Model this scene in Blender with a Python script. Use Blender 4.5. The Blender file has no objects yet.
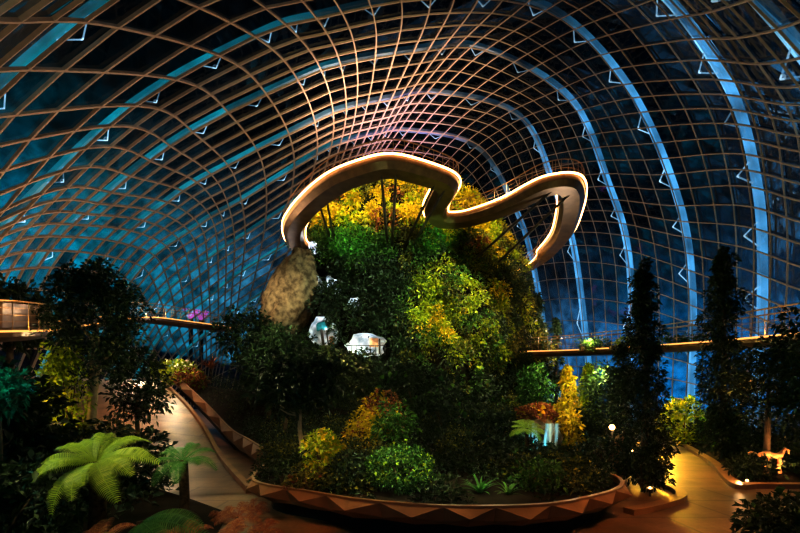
import bpy, math, random
import numpy as np
from mathutils import Vector, Matrix, Euler

random.seed(7); RNG = np.random.default_rng(11)
S = bpy.context.scene
COL = S.collection
EYE = 2.0            # eye height of the photographer above the paving (m)
F = 400.0            # focal length in px for an 800 px wide frame
HOR = 400.0          # picture row of the horizon (level camera, shifted lens)
R = math.radians

def at(px, py, Y):   # a point Y metres ahead seen at px, py
    return Vector(((px - 400) * Y / F, Y, EYE + (HOR - py) * Y / F))

# ------------------------------------------------------------------ materials
def new_mat(name):
    m = bpy.data.materials.new(name); m.use_nodes = True
    nt = m.node_tree; nt.nodes.clear()
    out = nt.nodes.new('ShaderNodeOutputMaterial')
    return m, nt, out
def N(nt, t, **kw):
    n = nt.nodes.new(t)
    for k, v in kw.items():
        if k in n.inputs: n.inputs[k].default_value = v
        else: setattr(n, k, v)
    return n
def ramp(nt, stops):
    n = nt.nodes.new('ShaderNodeValToRGB'); e = n.color_ramp.elements
    e[0].position, e[0].color = stops[0][0], (*stops[0][1], 1)
    e[1].position, e[1].color = stops[1][0], (*stops[1][1], 1)
    for p, c in stops[2:]:
        x = e.new(p); x.color = (*c, 1)
    return n
def mottled(name, c1, c2, scale=3.0, rough=.7, metal=0.0, bump=0.0, spec=.3, detail=5):
    m, nt, out = new_mat(name)
    tc = N(nt, 'ShaderNodeTexCoord'); no = N(nt, 'ShaderNodeTexNoise', Scale=scale, Detail=detail)
    nt.links.new(tc.outputs['Object'], no.inputs['Vector'])
    r = ramp(nt, [(.35, c1), (.65, c2)]); nt.links.new(no.outputs['Fac'], r.inputs[0])
    b = N(nt, 'ShaderNodeBsdfPrincipled', Roughness=rough, Metallic=metal)
    b.inputs['Specular IOR Level'].default_value = spec
    nt.links.new(r.outputs[0], b.inputs['Base Color'])
    if bump:
        bu = N(nt, 'ShaderNodeBump', Strength=bump); nt.links.new(no.outputs['Fac'], bu.inputs['Height'])
        nt.links.new(bu.outputs[0], b.inputs['Normal'])
    nt.links.new(b.outputs[0], out.inputs[0]); return m
def leafmat(name, c1, c2, c3=None, trans=.35):
    m, nt, out = new_mat(name)
    g = N(nt, 'ShaderNodeNewGeometry')
    r = ramp(nt, [(0, c1), (.7, c2), (1, c3 or c2)]); nt.links.new(g.outputs['Random Per Island'], r.inputs[0])
    d = N(nt, 'ShaderNodeBsdfPrincipled', Roughness=.5); d.inputs['Specular IOR Level'].default_value = .35
    t = N(nt, 'ShaderNodeBsdfTranslucent')
    mx = N(nt, 'ShaderNodeMixShader', Fac=trans)
    nt.links.new(r.outputs[0], d.inputs['Base Color']); nt.links.new(r.outputs[0], t.inputs['Color'])
    nt.links.new(d.outputs[0], mx.inputs[1]); nt.links.new(t.outputs[0], mx.inputs[2])
    nt.links.new(mx.outputs[0], out.inputs[0]); return m
def glow(name, c, s):
    m, nt, out = new_mat(name)
    e = N(nt, 'ShaderNodeEmission', Strength=s); e.inputs['Color'].default_value = (*c, 1)
    nt.links.new(e.outputs[0], out.inputs[0]); return m

M = {}
M['mullion'] = mottled('bronze_painted_steel', (.36, .265, .19), (.46, .34, .245), 1.5, .5, 0, 0, .4)
M['concrete_path'] = None
M['bronze'] = mottled('bronze_panel', (.085, .045, .018), (.15, .085, .035), 2.2, .34, .45, .05, .5)
M['darksteel'] = mottled('dark_steel', (.03, .026, .022), (.06, .05, .04), 4, .45, .3)
M['rail'] = mottled('rail_steel', (.30, .18, .09), (.40, .24, .12), 4, .4, .5)
M['rock'] = mottled('tan_rock', (.05, .036, .02), (.20, .15, .085), 2.6, .9, 0, .8, .1, 9)
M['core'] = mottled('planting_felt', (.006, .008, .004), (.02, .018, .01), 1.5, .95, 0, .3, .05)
M['soil'] = mottled('dark_soil', (.006, .004, .003), (.016, .011, .007), 2.5, .95, 0, .5, .05)
M['white'] = mottled('white_plaster', (.25, .33, .40), (.82, .82, .86), 1.6, .7)
M['planter'] = mottled('bronze_planter_panel', (.17, .085, .035), (.26, .135, .06), 1.8, .45, .15, .08, .4)
M['kick'] = mottled('toe_shade_plinth', (.006, .005, .004), (.012, .01, .008), 3, .8)  # shade of the toe recess put into the black colour
M['bark'] = mottled('bark', (.07, .045, .025), (.15, .10, .06), 6, .9, 0, .6, .1)
M['palebark'] = mottled('pale_bark', (.22, .15, .09), (.38, .28, .18), 5, .85, 0, .5, .1)
M['fibre'] = mottled('fern_trunk_fibre', (.02, .013, .008), (.07, .045, .025), 14, .95, 0, .8, .05)
M['wood'] = mottled('driftwood', (.35, .16, .07), (.6, .3, .14), 4, .7, 0, .4)
M['led'] = glow('warm_led', (1.0, .50, .18), 9)
M['led_soft'] = glow('warm_led_soft', (1.0, .45, .12), 1.3)
M['lamp'] = glow('lamp_lens', (1.0, .52, .2), 7)
M['lf_dark'] = leafmat('dark_leaf', (.006, .014, .005), (.018, .038, .011), (.045, .075, .022), .2)
M['lf_mid'] = leafmat('green_leaf', (.015, .05, .010), (.05, .14, .02), (.14, .26, .04))
M['lf_lime'] = leafmat('lime_leaf', (.14, .22, .010), (.30, .38, .012), (.48, .46, .02), .4)
M['lf_yellow'] = leafmat('yellow_leaf', (.34, .25, .008), (.58, .44, .012), (.62, .30, .02), .4)
M['lf_olive'] = leafmat('olive_leaf', (.05, .055, .010), (.13, .13, .018), (.30, .26, .03), .35)
M['lf_red'] = leafmat('bronze_leaf', (.14, .035, .018), (.25, .08, .03), (.34, .16, .05), .35)
M['lf_teal_lit'] = leafmat('teal_lit_leaf', (.01, .08, .05), (.015, .14, .08), (.03, .2, .1), .35)  # teal light on the little tree put into the leaf colour
M['fern_lime'] = leafmat('fern_lime', (.17, .27, .02), (.25, .36, .03), (.34, .42, .05), .4)
M['fern_green'] = leafmat('fern_green', (.03, .13, .022), (.05, .18, .03), (.08, .22, .04), .4)
M['flower'] = leafmat('white_petal', (.55, .5, .45), (.75, .7, .62), (.8, .7, .7), .3)

# paving with mottling and faint joints
def paving():
    m, nt, out = new_mat('brown_resin_paving')
    tc = N(nt, 'ShaderNodeTexCoord')
    n1 = N(nt, 'ShaderNodeTexNoise', Scale=.9, Detail=8); n2 = N(nt, 'ShaderNodeTexNoise', Scale=14, Detail=4)
    br = N(nt, 'ShaderNodeTexBrick', Scale=.22); br.inputs['Mortar Size'].default_value = .006
    br.inputs['Color1'].default_value = (1, 1, 1, 1); br.inputs['Color2'].default_value = (.9, .9, .9, 1); br.inputs['Mortar'].default_value = (.45, .45, .45, 1)
    for n in (n1, n2, br): nt.links.new(tc.outputs['Object'], n.inputs['Vector'])
    r = ramp(nt, [(.32, (.085, .045, .022)), (.68, (.27, .16, .085))]); nt.links.new(n1.outputs['Fac'], r.inputs[0])
    r2 = ramp(nt, [(.3, (.7, .7, .7)), (.7, (1, 1, 1))]); nt.links.new(n2.outputs['Fac'], r2.inputs[0])
    m1 = N(nt, 'ShaderNodeMixRGB', blend_type='MULTIPLY', Fac=1.0); m2 = N(nt, 'ShaderNodeMixRGB', blend_type='MULTIPLY', Fac=1.0)
    nt.links.new(r.outputs[0], m1.inputs[1]); nt.links.new(r2.outputs[0], m1.inputs[2])
    nt.links.new(m1.outputs[0], m2.inputs[1]); nt.links.new(br.outputs[0], m2.inputs[2])
    b = N(nt, 'ShaderNodeBsdfPrincipled', Roughness=.42); b.inputs['Specular IOR Level'].default_value = .35
    bu = N(nt, 'ShaderNodeBump', Strength=.15); nt.links.new(n2.outputs['Fac'], bu.inputs['Height'])
    nt.links.new(bu.outputs[0], b.inputs['Normal'])
    nt.links.new(m2.outputs[0], b.inputs['Base Color']); nt.links.new(b.outputs[0], out.inputs[0]); return m
M['paving'] = paving()

# arch steel, wash light painted as emission, blue on one flank, teal opposite
def arch_wash_glow(name, c_r, c_l, s_r, s_l, s_top):
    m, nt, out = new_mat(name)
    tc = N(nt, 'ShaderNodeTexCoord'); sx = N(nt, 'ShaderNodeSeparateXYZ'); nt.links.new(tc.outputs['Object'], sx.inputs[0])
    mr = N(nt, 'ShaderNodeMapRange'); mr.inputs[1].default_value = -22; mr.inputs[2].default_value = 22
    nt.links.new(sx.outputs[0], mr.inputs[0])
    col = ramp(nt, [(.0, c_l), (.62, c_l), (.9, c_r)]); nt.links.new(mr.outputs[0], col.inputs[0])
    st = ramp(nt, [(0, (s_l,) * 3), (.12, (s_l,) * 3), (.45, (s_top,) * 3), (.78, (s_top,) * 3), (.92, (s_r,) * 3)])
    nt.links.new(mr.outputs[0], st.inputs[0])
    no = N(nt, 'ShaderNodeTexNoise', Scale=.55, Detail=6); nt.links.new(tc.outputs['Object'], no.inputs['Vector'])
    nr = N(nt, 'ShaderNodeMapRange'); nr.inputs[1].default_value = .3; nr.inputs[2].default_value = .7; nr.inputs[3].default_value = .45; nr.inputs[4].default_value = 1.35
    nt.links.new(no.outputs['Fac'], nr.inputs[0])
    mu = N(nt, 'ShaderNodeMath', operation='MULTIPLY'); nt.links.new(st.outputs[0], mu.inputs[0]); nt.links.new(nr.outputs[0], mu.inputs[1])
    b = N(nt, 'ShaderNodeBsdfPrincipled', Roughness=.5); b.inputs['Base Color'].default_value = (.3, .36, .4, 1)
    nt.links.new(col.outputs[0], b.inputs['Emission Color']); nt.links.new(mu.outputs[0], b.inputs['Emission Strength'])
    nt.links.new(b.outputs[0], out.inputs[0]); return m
M['arch'] = arch_wash_glow('wash_glow_arch', (.10, .40, .72), (.0, .26, .34), 1.0, .75, .05)
M['arch_streak'] = arch_wash_glow('wash_glow_arch_core', (.35, .72, 1.0), (.02, .40, .44), 1.9, .95, .07)
M['strut'] = arch_wash_glow('wash_glow_strut', (.45, .75, 1.0), (.45, .75, 1.0), .75, .9, .35)  # pale light on the struts likewise put into emission

def glass_mat():
    m, nt, out = new_mat('dome_glass')
    t = N(nt, 'ShaderNodeBsdfTransparent'); ge = N(nt, 'ShaderNodeNewGeometry')
    tr = ramp(nt, [(0, (.22, .26, .28)), (.35, (.55, .62, .66)), (.75, (.86, .92, .95)), (1, (.92, .97, 1))]); nt.links.new(ge.outputs['Random Per Island'], tr.inputs[0]); nt.links.new(tr.outputs[0], t.inputs[0])
    g = N(nt, 'ShaderNodeBsdfGlossy', Roughness=.04); g.inputs[0].default_value = (.9, .95, 1, 1)
    lw = N(nt, 'ShaderNodeFresnel', IOR=1.8)
    mx = N(nt, 'ShaderNodeMixShader')
    nt.links.new(lw.outputs[0], mx.inputs[0]); nt.links.new(t.outputs[0], mx.inputs[1]); nt.links.new(g.outputs[0], mx.inputs[2])
    nt.links.new(mx.outputs[0], out.inputs[0]); return m
M['glass'] = glass_mat()
def water_mat():
    m, nt, out = new_mat('falling_water')
    tc = N(nt, 'ShaderNodeTexCoord'); mp = N(nt, 'ShaderNodeMapping'); mp.inputs['Scale'].default_value = (9, 9, .5)
    no = N(nt, 'ShaderNodeTexNoise', Scale=1.0, Detail=4); nt.links.new(tc.outputs['Object'], mp.inputs[0]); nt.links.new(mp.outputs[0], no.inputs['Vector'])
    r = ramp(nt, [(.48, (0, 0, 0)), (.66, (1, 1, 1))]); nt.links.new(no.outputs['Fac'], r.inputs[0])
    t = N(nt, 'ShaderNodeBsdfTransparent'); d = N(nt, 'ShaderNodeBsdfPrincipled', Roughness=.2); d.inputs['Base Color'].default_value = (.7, .85, .9, 1)
    mx = N(nt, 'ShaderNodeMixShader'); nt.links.new(r.outputs[0], mx.inputs[0]); nt.links.new(t.outputs[0], mx.inputs[1]); nt.links.new(d.outputs[0], mx.inputs[2])
    nt.links.new(mx.outputs[0], out.inputs[0]); return m
M['water'] = water_mat()
M['pool'] = mottled('pool_water', (.01, .10, .11), (.02, .16, .17), 6, .08, 0, .2, .6)

# ------------------------------------------------------------------ object helpers
def tag(o, label=None, cat=None, group=None, kind=None):
    if label: o['label'] = label
    if cat: o['category'] = cat
    if group: o['group'] = group
    if kind: o['kind'] = kind
    return o
def link(name, me, mat, parent=None, loc=(0, 0, 0), smooth=False):
    o = bpy.data.objects.new(name, me); COL.objects.link(o)
    if mat is not None and not me.materials: me.materials.append(mat)
    o.location = loc
    if parent is not None: o.parent = parent
    if smooth:
        me.polygons.foreach_set('use_smooth', [True] * len(me.polygons))
    return o
def mesh(name, vs, fs):
    me = bpy.data.meshes.new(name); me.from_pydata([tuple(v) for v in vs], [], fs); me.update(); return me
def empty(name, loc, label=None, cat=None, group=None, kind=None, rz=0):
    o = bpy.data.objects.new(name, None); COL.objects.link(o); o.location = loc; o.rotation_euler.z = rz
    o.empty_display_size = .2
    return tag(o, label, cat, group, kind)
def copy_tree(o, parent=None):
    c = o.copy(); COL.objects.link(c); c.parent = parent
    for ch in o.children: copy_tree(ch, c)
    return c

class MB:
    def __init__(s): s.v = []; s.f = []
    def add(s, vs, fs):
        b = len(s.v); s.v += [Vector(v) for v in vs]; s.f += [tuple(b + i for i in f) for f in fs]; return s
    def tube(s, pts, rad, n=6, cap=True):
        pts = [Vector(p) for p in pts]; rs = rad if isinstance(rad, (list, tuple)) else [rad] * len(pts)
        b = len(s.v); up0 = None
        for i, p in enumerate(pts):
            d = (pts[min(i + 1, len(pts) - 1)] - pts[max(i - 1, 0)])
            d = d.normalized() if d.length > 1e-9 else Vector((0, 0, 1))
            if up0 is None: up0 = Vector((1, 0, 0)) if abs(d.x) < .8 else Vector((0, 1, 0))
            u = (up0 - d * up0.dot(d)).normalized(); w = d.cross(u); up0 = u
            for k in range(n):
                a = 2 * math.pi * k / n; s.v.append(p + (u * math.cos(a) + w * math.sin(a)) * rs[i])
        for i in range(len(pts) - 1):
            for k in range(n):
                s.f.append((b + i * n + k, b + i * n + (k + 1) % n, b + (i + 1) * n + (k + 1) % n, b + (i + 1) * n + k))
        if cap:
            s.f.append(tuple(b + k for k in reversed(range(n)))); e = b + (len(pts) - 1) * n; s.f.append(tuple(e + k for k in range(n)))
        return s
    def sweep(s, rings, closed=True, caps=True):   # rings: lists of equal length
        b = len(s.v); n = len(rings[0])
        for r in rings: s.v += [Vector(p) for p in r]
        for i in range(len(rings) - 1):
            for k in range(n if closed else n - 1):
                s.f.append((b + i * n + k, b + i * n + (k + 1) % n, b + (i + 1) * n + (k + 1) % n, b + (i + 1) * n + k))
        if caps and closed:
            s.f.append(tuple(b + k for k in reversed(range(n)))); e = b + (len(rings) - 1) * n; s.f.append(tuple(e + k for k in range(n)))
        return s
    def box(s, c, d):
        c = Vector(c); x, y, z = d[0] / 2, d[1] / 2, d[2] / 2
        return s.add([c + Vector(q) for q in ((-x, -y, -z), (x, -y, -z), (x, y, -z), (-x, y, -z), (-x, -y, z), (x, -y, z), (x, y, z), (-x, y, z))],
                     [(0, 3, 2, 1), (4, 5, 6, 7), (0, 1, 5, 4), (1, 2, 6, 5), (2, 3, 7, 6), (3, 0, 4, 7)])
    def build(s, name, mat, parent=None, loc=(0, 0, 0), smooth=False):
        return link(name, mesh(name, s.v, s.f), mat, parent, loc, smooth)

def cr(P, t):   # Catmull-Rom through list P at float index t
    i = max(0, min(len(P) - 2, int(math.floor(t)))); u = t - i
    p0, p1, p2, p3 = P[max(i - 1, 0)], P[i], P[i + 1], P[min(i + 2, len(P) - 1)]
    return .5 * (2 * p1 + (p2 - p0) * u + (2 * p0 - 5 * p1 + 4 * p2 - p3) * u * u + (3 * p1 - p0 - 3 * p2 + p3) * u * u * u)

# ------------------------------------------------------------------ the glass dome
ARCH = [  # distance ahead, (x, height above eye) from the right foot over the crown to the left foot
 (1, [(6,-2),(6.8,0),(7,2),(6.5,4),(4,6),(1,6.6),(-2.5,6.6),(-4.5,6.2),(-8,5),(-11,3),(-13,.5),(-14,-2)]),
 (8, [(10,-2),(11.5,1),(12,4.5),(11,7.5),(6.5,11),(1.5,12.2),(-4.5,12.2),(-8,11.4),(-13,9.5),(-17.5,6),(-21,2),(-23,-2)]),
 (16,[(15.5,-2),(17,2.5),(17.2,8),(16,12.9),(9.6,19),(1,20.9),(-9,19.5),(-15,17.6),(-22.5,11.5),(-27.5,5),(-29.6,1),(-31,-2)]),
 (24,[(20.5,-2),(21.2,5.3),(20.9,13),(18.7,19.6),(12.5,26.2),(1.6,28.6),(-8.8,27.3),(-15.2,25.2),(-24.8,17.4),(-31,8.7),(-34.6,3),(-37,-2)]),
 (32,[(22.7,-2),(22.9,9.2),(21.5,17),(17.5,25.4),(11.2,31.2),(2.4,32),(-6.3,30.4),(-11,29),(-20.4,23.9),(-28,17.2),(-34,10),(-40,-2)]),
 (40,[(22.8,-2),(22.6,13.4),(20.5,21.5),(16.6,30),(8,34.9),(1,34.6),(-5.9,33.4),(-10.1,31.9),(-20.5,26.8),(-28.5,21),(-36,13.5),(-43,-2)]),
 (48,[(22.8,-2),(20.8,16.6),(18.3,25),(14.2,33.8),(4.1,36.6),(-1.5,35.8),(-6.6,34.7),(-10.3,33.2),(-20.5,28),(-27.5,23.8),(-36.5,15.5),(-45,-2)]),
 (56,[(21.5,-2),(18.4,18.5),(15.5,27.5),(10.5,35.4),(.7,37.5),(-4,36.9),(-8.7,35.6),(-12,34),(-22.3,27.6),(-28,24.3),(-37.5,16.5),(-47,-2)]),
 (64,[(17.5,-2),(14.5,18),(11.5,27),(6,34),(-4,36),(-8,35.5),(-12,34.2),(-15.5,32.2),(-25,26),(-31,22),(-40,14),(-49,-2)]),
 (72,[(11,-2),(8,15),(5,23),(0,29.5),(-9,32.5),(-12.5,31.7),(-16.5,30),(-20,28),(-28.8,22.5),(-34.5,18),(-43,11),(-50,-2)]),
 (80,[(2,-2),(-1,11),(-4,18),(-9,23.5),(-16,26),(-19,25.3),(-22.5,24),(-26,22),(-33,17.5),(-38,13.5),(-45,7),(-51,-2)]),
 (87,[(-9,-2),(-12,6),(-15,10.5),(-19,14.5),(-24,16.5),(-26.5,16),(-29.5,15),(-32,14),(-37.5,11),(-41.5,8),(-47,3.5),(-51,-2)]),
 (92,[(-26,-2),(-27,-1.5),(-28,-1),(-30,-.5),(-33,0),(-34.5,0),(-36,0),(-38,0),(-42,-.5),(-45,-1),(-48.5,-1.5),(-51,-2)]),
]
AK = [[Vector((x, Y, z + EYE)) for x, z in row] for Y, row in ARCH]
AY = [a[0] for a in ARCH]
def y_to_s(Y):
    for i in range(len(AY) - 1):
        if Y <= AY[i + 1]: return i + (Y - AY[i]) / (AY[i + 1] - AY[i])
    return len(AY) - 1
def dome(s, t):
    col = [cr(row, t) for row in AK[max(0, int(s) - 1):int(s) + 3]]
    return cr(col, s - max(0, int(s) - 1))
def dome_n(s, t):
    e = .03
    s0, s1 = max(0, s - e), min(len(AY) - 1.001, s + e); t0, t1 = max(0, t - e), min(11, t + e)
    a = dome(s1, t) - dome(s0, t); b = dome(s, t1) - dome(s, t0)
    n = b.cross(a)
    n = n.normalized() if n.length > 1e-9 else Vector((0, 0, 1))
    c = Vector((-4, 40, 6))
    return n if n.dot(dome(s, t) - c) > 0 else -n
def t_stations():   # meridian positions: denser where the photo shows them denser
    per = [8, 6, 7, 6, 5, 4, 2, 3, 4, 6, 6]
    T = []
    for i, k in enumerate(per): T += [i + j / k for j in range(k)]
    return T + [11.0]
TS = t_stations()
SS = [y_to_s(Y) for Y in [1 + 2 * k for k in range(45)]] + [len(AY) - 1.001]
GRID = [[(dome(s, t), dome_n(s, t)) for t in TS] for s in SS]
dome_root = empty('glass_dome', (0, 0, 0), 'curved glass and steel dome enclosing the whole garden', 'dome', kind='structure')
def pane_mesh():   # every pane is a flat quad of its own, very slightly out of plane like real glazing
    rs = random.Random(2); V, Fc = [], []
    for i in range(len(SS) - 1):
        for j in range(nT - 1):
            q = [GRID[i][j], GRID[i][j + 1], GRID[i + 1][j + 1], GRID[i + 1][j]]; b = len(V)
            V += [p - n * (.30 + rs.uniform(-.03, .03)) for p, n in q]; Fc.append((b, b + 1, b + 2, b + 3))
    return mesh('glazing', V, Fc)
nT = len(TS)
link('glazing', pane_mesh(), M['glass'], dome_root)
def flank(p):   # the long low flank carries deeper bars than the steep one
    return max(0, min(1, (12 - p.x) / 26))
def bar(seq, wid, dep, name, mat=None, parent=None, off=0.0, var=False):   # off: distance out from the arch line
    rings = []; wid0, dep0 = wid, dep
    for i, (p, n) in enumerate(seq):
        if var: k = flank(p); wid = wid0 * (.42 + .58 * k); dep = dep0 * (.34 + .66 * k)
        d = seq[min(i + 1, len(seq) - 1)][0] - seq[max(i - 1, 0)][0]
        d = d.normalized() if d.length > 1e-9 else Vector((1, 0, 0))
        w = d.cross(n).normalized() * wid / 2; q = p + n * off
        rings.append([q - w - n * dep / 2, q + w - n * dep / 2, q + w + n * dep / 2, q - w + n * dep / 2])
    return MB().sweep(rings).build(name, mat or M['mullion'], parent)
def refine(seq, k=2):   # smooth the bar between stations
    out = []
    P = [a for a, _ in seq]; Q = [b for _, b in seq]
    for i in range(len(seq) - 1):
        for j in range(k):
            out.append((cr(P, i + j / k), (Q[i].lerp(Q[i + 1], j / k)).normalized()))
    return out + [seq[-1]]
for i in range(1, len(SS) - 1): bar(GRID[i], .13, .19, 'arch_mullion', parent=dome_root, off=-.42, var=True)
for j in range(0, nT): bar(refine([GRID[i][j] for i in range(len(SS))]), .15, .19, 'lengthwise_mullion', parent=dome_root, off=-.42, var=True)

# steel arches outside the glass, their wash light put in as glow, one object each
for k, Y in enumerate([16, 24, 32, 40, 48, 56, 64, 72, 80]):
    s = y_to_s(Y) + .02
    seq = [(dome(s, t), dome_n(s, t)) for t in [11 * q / 90 for q in range(91)]]
    where = ['nearest', 'second nearest', 'third nearest', 'fourth nearest', 'fifth nearest', 'sixth nearest', 'third farthest', 'second farthest', 'farthest'][k]
    root = empty('steel_arch', (0, 0, 0), where + ' blue lit steel arch outside the dome glass', 'arch', 'steel arches outside the glass', 'structure')
    # two flat chords one behind the other, an added glowing line for the bright streak, and raking struts down to the glass frame
    def offs(seq, dy): return [(p + Vector((0, dy, 0)), n) for p, n in seq]
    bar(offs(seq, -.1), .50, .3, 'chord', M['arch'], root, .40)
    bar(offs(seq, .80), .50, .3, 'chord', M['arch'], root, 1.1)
    bar(offs(seq, .15), .16, .12, 'glow_strip', M['arch_streak'], root, .42)  # added glowing bar, stands for the bright streak along the arch
    for q in range(5, 88, 4):
        p, n = seq[q]; p2, n2 = seq[min(q + 1, 90)]; p3, n3 = seq[max(q - 1, 0)]
        mb = MB()
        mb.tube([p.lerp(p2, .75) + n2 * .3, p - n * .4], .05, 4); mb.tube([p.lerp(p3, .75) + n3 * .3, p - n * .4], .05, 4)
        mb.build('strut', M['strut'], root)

# ------------------------------------------------------------------ floor, ramp, planters
def strip(name, L, Rr, mat, kind='structure', label=None, cat=None):
    mb = MB(); vs = []; n = len(L); m = 9
    for a, b in zip(L, Rr):
        for k in range(m): vs.append(Vector(a).lerp(Vector(b), k / (m - 1)))
    mb.add(vs, [(i * m + k, i * m + k + 1, (i + 1) * m + k + 1, (i + 1) * m + k) for i in range(n - 1) for k in range(m - 1)])
    o = mb.build(name, mat); return tag(o, label, cat, None, kind)
mb = MB(); nn = 48
mb.add([(-4 + 58 * math.cos(2 * math.pi * k / nn), 44 + 58 * math.sin(2 * math.pi * k / nn), 0) for k in range(nn)], [tuple(range(nn))])
tag(mb.build('floor', M['paving']), 'brown paved floor of the conservatory', 'floor', None, 'structure')
def zpath(P, n):
    P = [Vector(p) for p in P]; return [cr(P, (len(P) - 1) * k / (n - 1)) for k in range(n)]
rr = zpath([(-3.3, 8.6, .02), (-5.0, 11.5, .03), (-6.7, 14.5, .10), (-8.5, 17, .94), (-11, 20, 2.0), (-14.4, 24, 3.0), (-18, 28, 3.4)], 40)
ll = zpath([(-5.6, 8.0, .02), (-8.0, 10.5, .03), (-10.6, 13.0, .10), (-13, 15.4, .94), (-15.4, 18, 2.0), (-18.5, 22, 3.0), (-22, 26, 3.4)], 40)
strip('path_ramp', ll, rr, M['paving'], 'structure', 'sloping paved path rising between the beds', 'path')
# kerb along the ramp
def ribbon_box(name, pts, w, h, mat, parent=None, dz=0.0):
    rings = []
    for i, p in enumerate(pts):
        d = pts[min(i + 1, len(pts) - 1)] - pts[max(i - 1, 0)]; d.z = 0; d.normalize(); s = Vector((d.y, -d.x, 0)) * w / 2
        u = Vector((0, 0, 1)); q = p + u * dz
        rings.append([q - s, q + s, q + s + u * h, q - s + u * h])
    return MB().sweep(rings).build(name, mat, parent)
tag(ribbon_box('trim_ramp_kerb', [p + Vector((.06, 0, 0)) for p in rr], .14, .16, M['planter'], None, -.02), 'thin bronze kerb along the rising path', 'kerb', None, 'structure')

# origami planter wall: a faceted overhanging band over a recessed plinth painted black as toe shade
def planter(name, front, label, zt, zb, amp=.16, step=.42, seed=1, plinth=.35, soil_back=None):
    rnd = random.Random(seed); P = [Vector(p) for p in front]
    L = [0]
    for a, b in zip(P, P[1:]): L.append(L[-1] + (b - a).length)
    n = max(3, int(L[-1] / step)); pts = []
    for k in range(n + 1):
        pts.append(cr(P, (len(P) - 1) * k / n))
    root = empty(name, P[0], label, 'planter')
    o0 = P[0]; mb = MB(); kb = []
    top, mid, bot, kick_t, kick_b = [], [], [], [], []
    for i, p in enumerate(pts):
        d = pts[min(i + 1, n)] - pts[max(i - 1, 0)]; d.z = 0; d.normalize(); o = Vector((d.y, -d.x, 0))
        top.append(p + Vector((0, 0, zt)) - o0)
        out = amp * (1 if i % 2 else -.55) + rnd.uniform(-.03, .03)
        mid.append(p + o * out + Vector((0, 0, zt - (zt - zb) * (.42 if i % 2 else .75))) - o0)
        bot.append(p - o * .10 + Vector((0, 0, zb + (0 if i % 2 else .03))) - o0)
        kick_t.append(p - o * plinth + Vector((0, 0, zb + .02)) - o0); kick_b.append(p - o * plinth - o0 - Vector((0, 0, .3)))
    def band(a, b):
        for i in range(n):
            q = [a[i], a[i + 1], b[i + 1], b[i]]
            mb.add(q, [(0, 3, 1), (1, 3, 2)] if i % 2 else [(0, 3, 2), (0, 2, 1)])
    band(top, mid); band(mid, bot)
    mb.build('faceted_panel', M['planter'], root)
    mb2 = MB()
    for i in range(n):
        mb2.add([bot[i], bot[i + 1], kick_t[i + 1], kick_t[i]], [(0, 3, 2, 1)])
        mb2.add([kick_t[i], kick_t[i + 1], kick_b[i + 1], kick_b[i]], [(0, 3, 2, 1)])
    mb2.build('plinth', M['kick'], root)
    rb = [p + Vector((0, 0, 0)) for p in top]
    rings = []
    for i, p in enumerate(rb):
        d = rb[min(i + 1, n)] - rb[max(i - 1, 0)]; d.z = 0; d.normalize(); o = Vector((d.y, -d.x, 0))
        rings.append([p + o * .015, p - o * .05, p - o * .05 + Vector((0, 0, .03)), p + o * .015 + Vector((0, 0, .03))])
    MB().sweep(rings).build('coping', M['planter'], root)
    return root
front_pl = [(x, y, 0) for x, y in [(-3.05, 9.2), (-2.95, 8.2), (-2.7, 7.3), (-2.28, 6.8), (-1.5, 6.35), (-.62, 5.8), (.4, 5.48), (1.2, 5.42), (2.1, 5.55), (2.9, 6.0), (3.6, 6.55), (4.05, 7.3), (4.2, 8.3)]]
planter('origami_planter', front_pl, 'long bronze faceted planter wall curving across the front bed', .54, .25, amp=.15, step=.40, seed=3)
side_pl = [(-14.2, 24.8, 2.9), (-11.2, 21, 2.0), (-8.6, 17.9, 1.0), (-6.5, 15.3, .15), (-4.9, 12.8, 0), (-3.6, 10.4, 0)]
planter('origami_planter', side_pl, 'faceted planter wall climbing beside the rising path', .75, .15, amp=.17, step=1.1, seed=5)
# soil of the central bed
def soil(name, outline, label, rise):
    c = sum((Vector(p) for p in outline), Vector()) / len(outline); vs = []; n = len(outline); m = 7
    for k in range(m):
        for p in outline:
            q = Vector(p).lerp(c, k / (m - 1)); vs.append(q + Vector((0, 0, rise * math.sin(k / (m - 1) * 1.57))))
    fs = [(k * n + i, k * n + (i + 1) % n, (k + 1) * n + (i + 1) % n, (k + 1) * n + i) for k in range(m - 1) for i in range(n)]
    o = link(name, mesh(name, vs, fs), M['soil'], None, (0, 0, 0), True)
    return tag(o, label, 'soil', None, 'structure')
bed = [(x, y + .12, .44) for x, y, z in front_pl] + [(4.5, 10, .3), (6.4, 13, .3), (9.2, 16, .3), (12, 20, .3), (14, 28, .3), (13, 38, .3), (0, 52, .3), (-13, 40, 1.2), (-16, 29, 3.0), (-13.9, 25, 3.2), (-10.9, 21.2, 2.3), (-8.3, 18.1, 1.3), (-6.2, 15.5, .5), (-4.6, 13, .44)]
soil('ground_bed', bed, 'dark planting soil of the central bed', .5)
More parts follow.
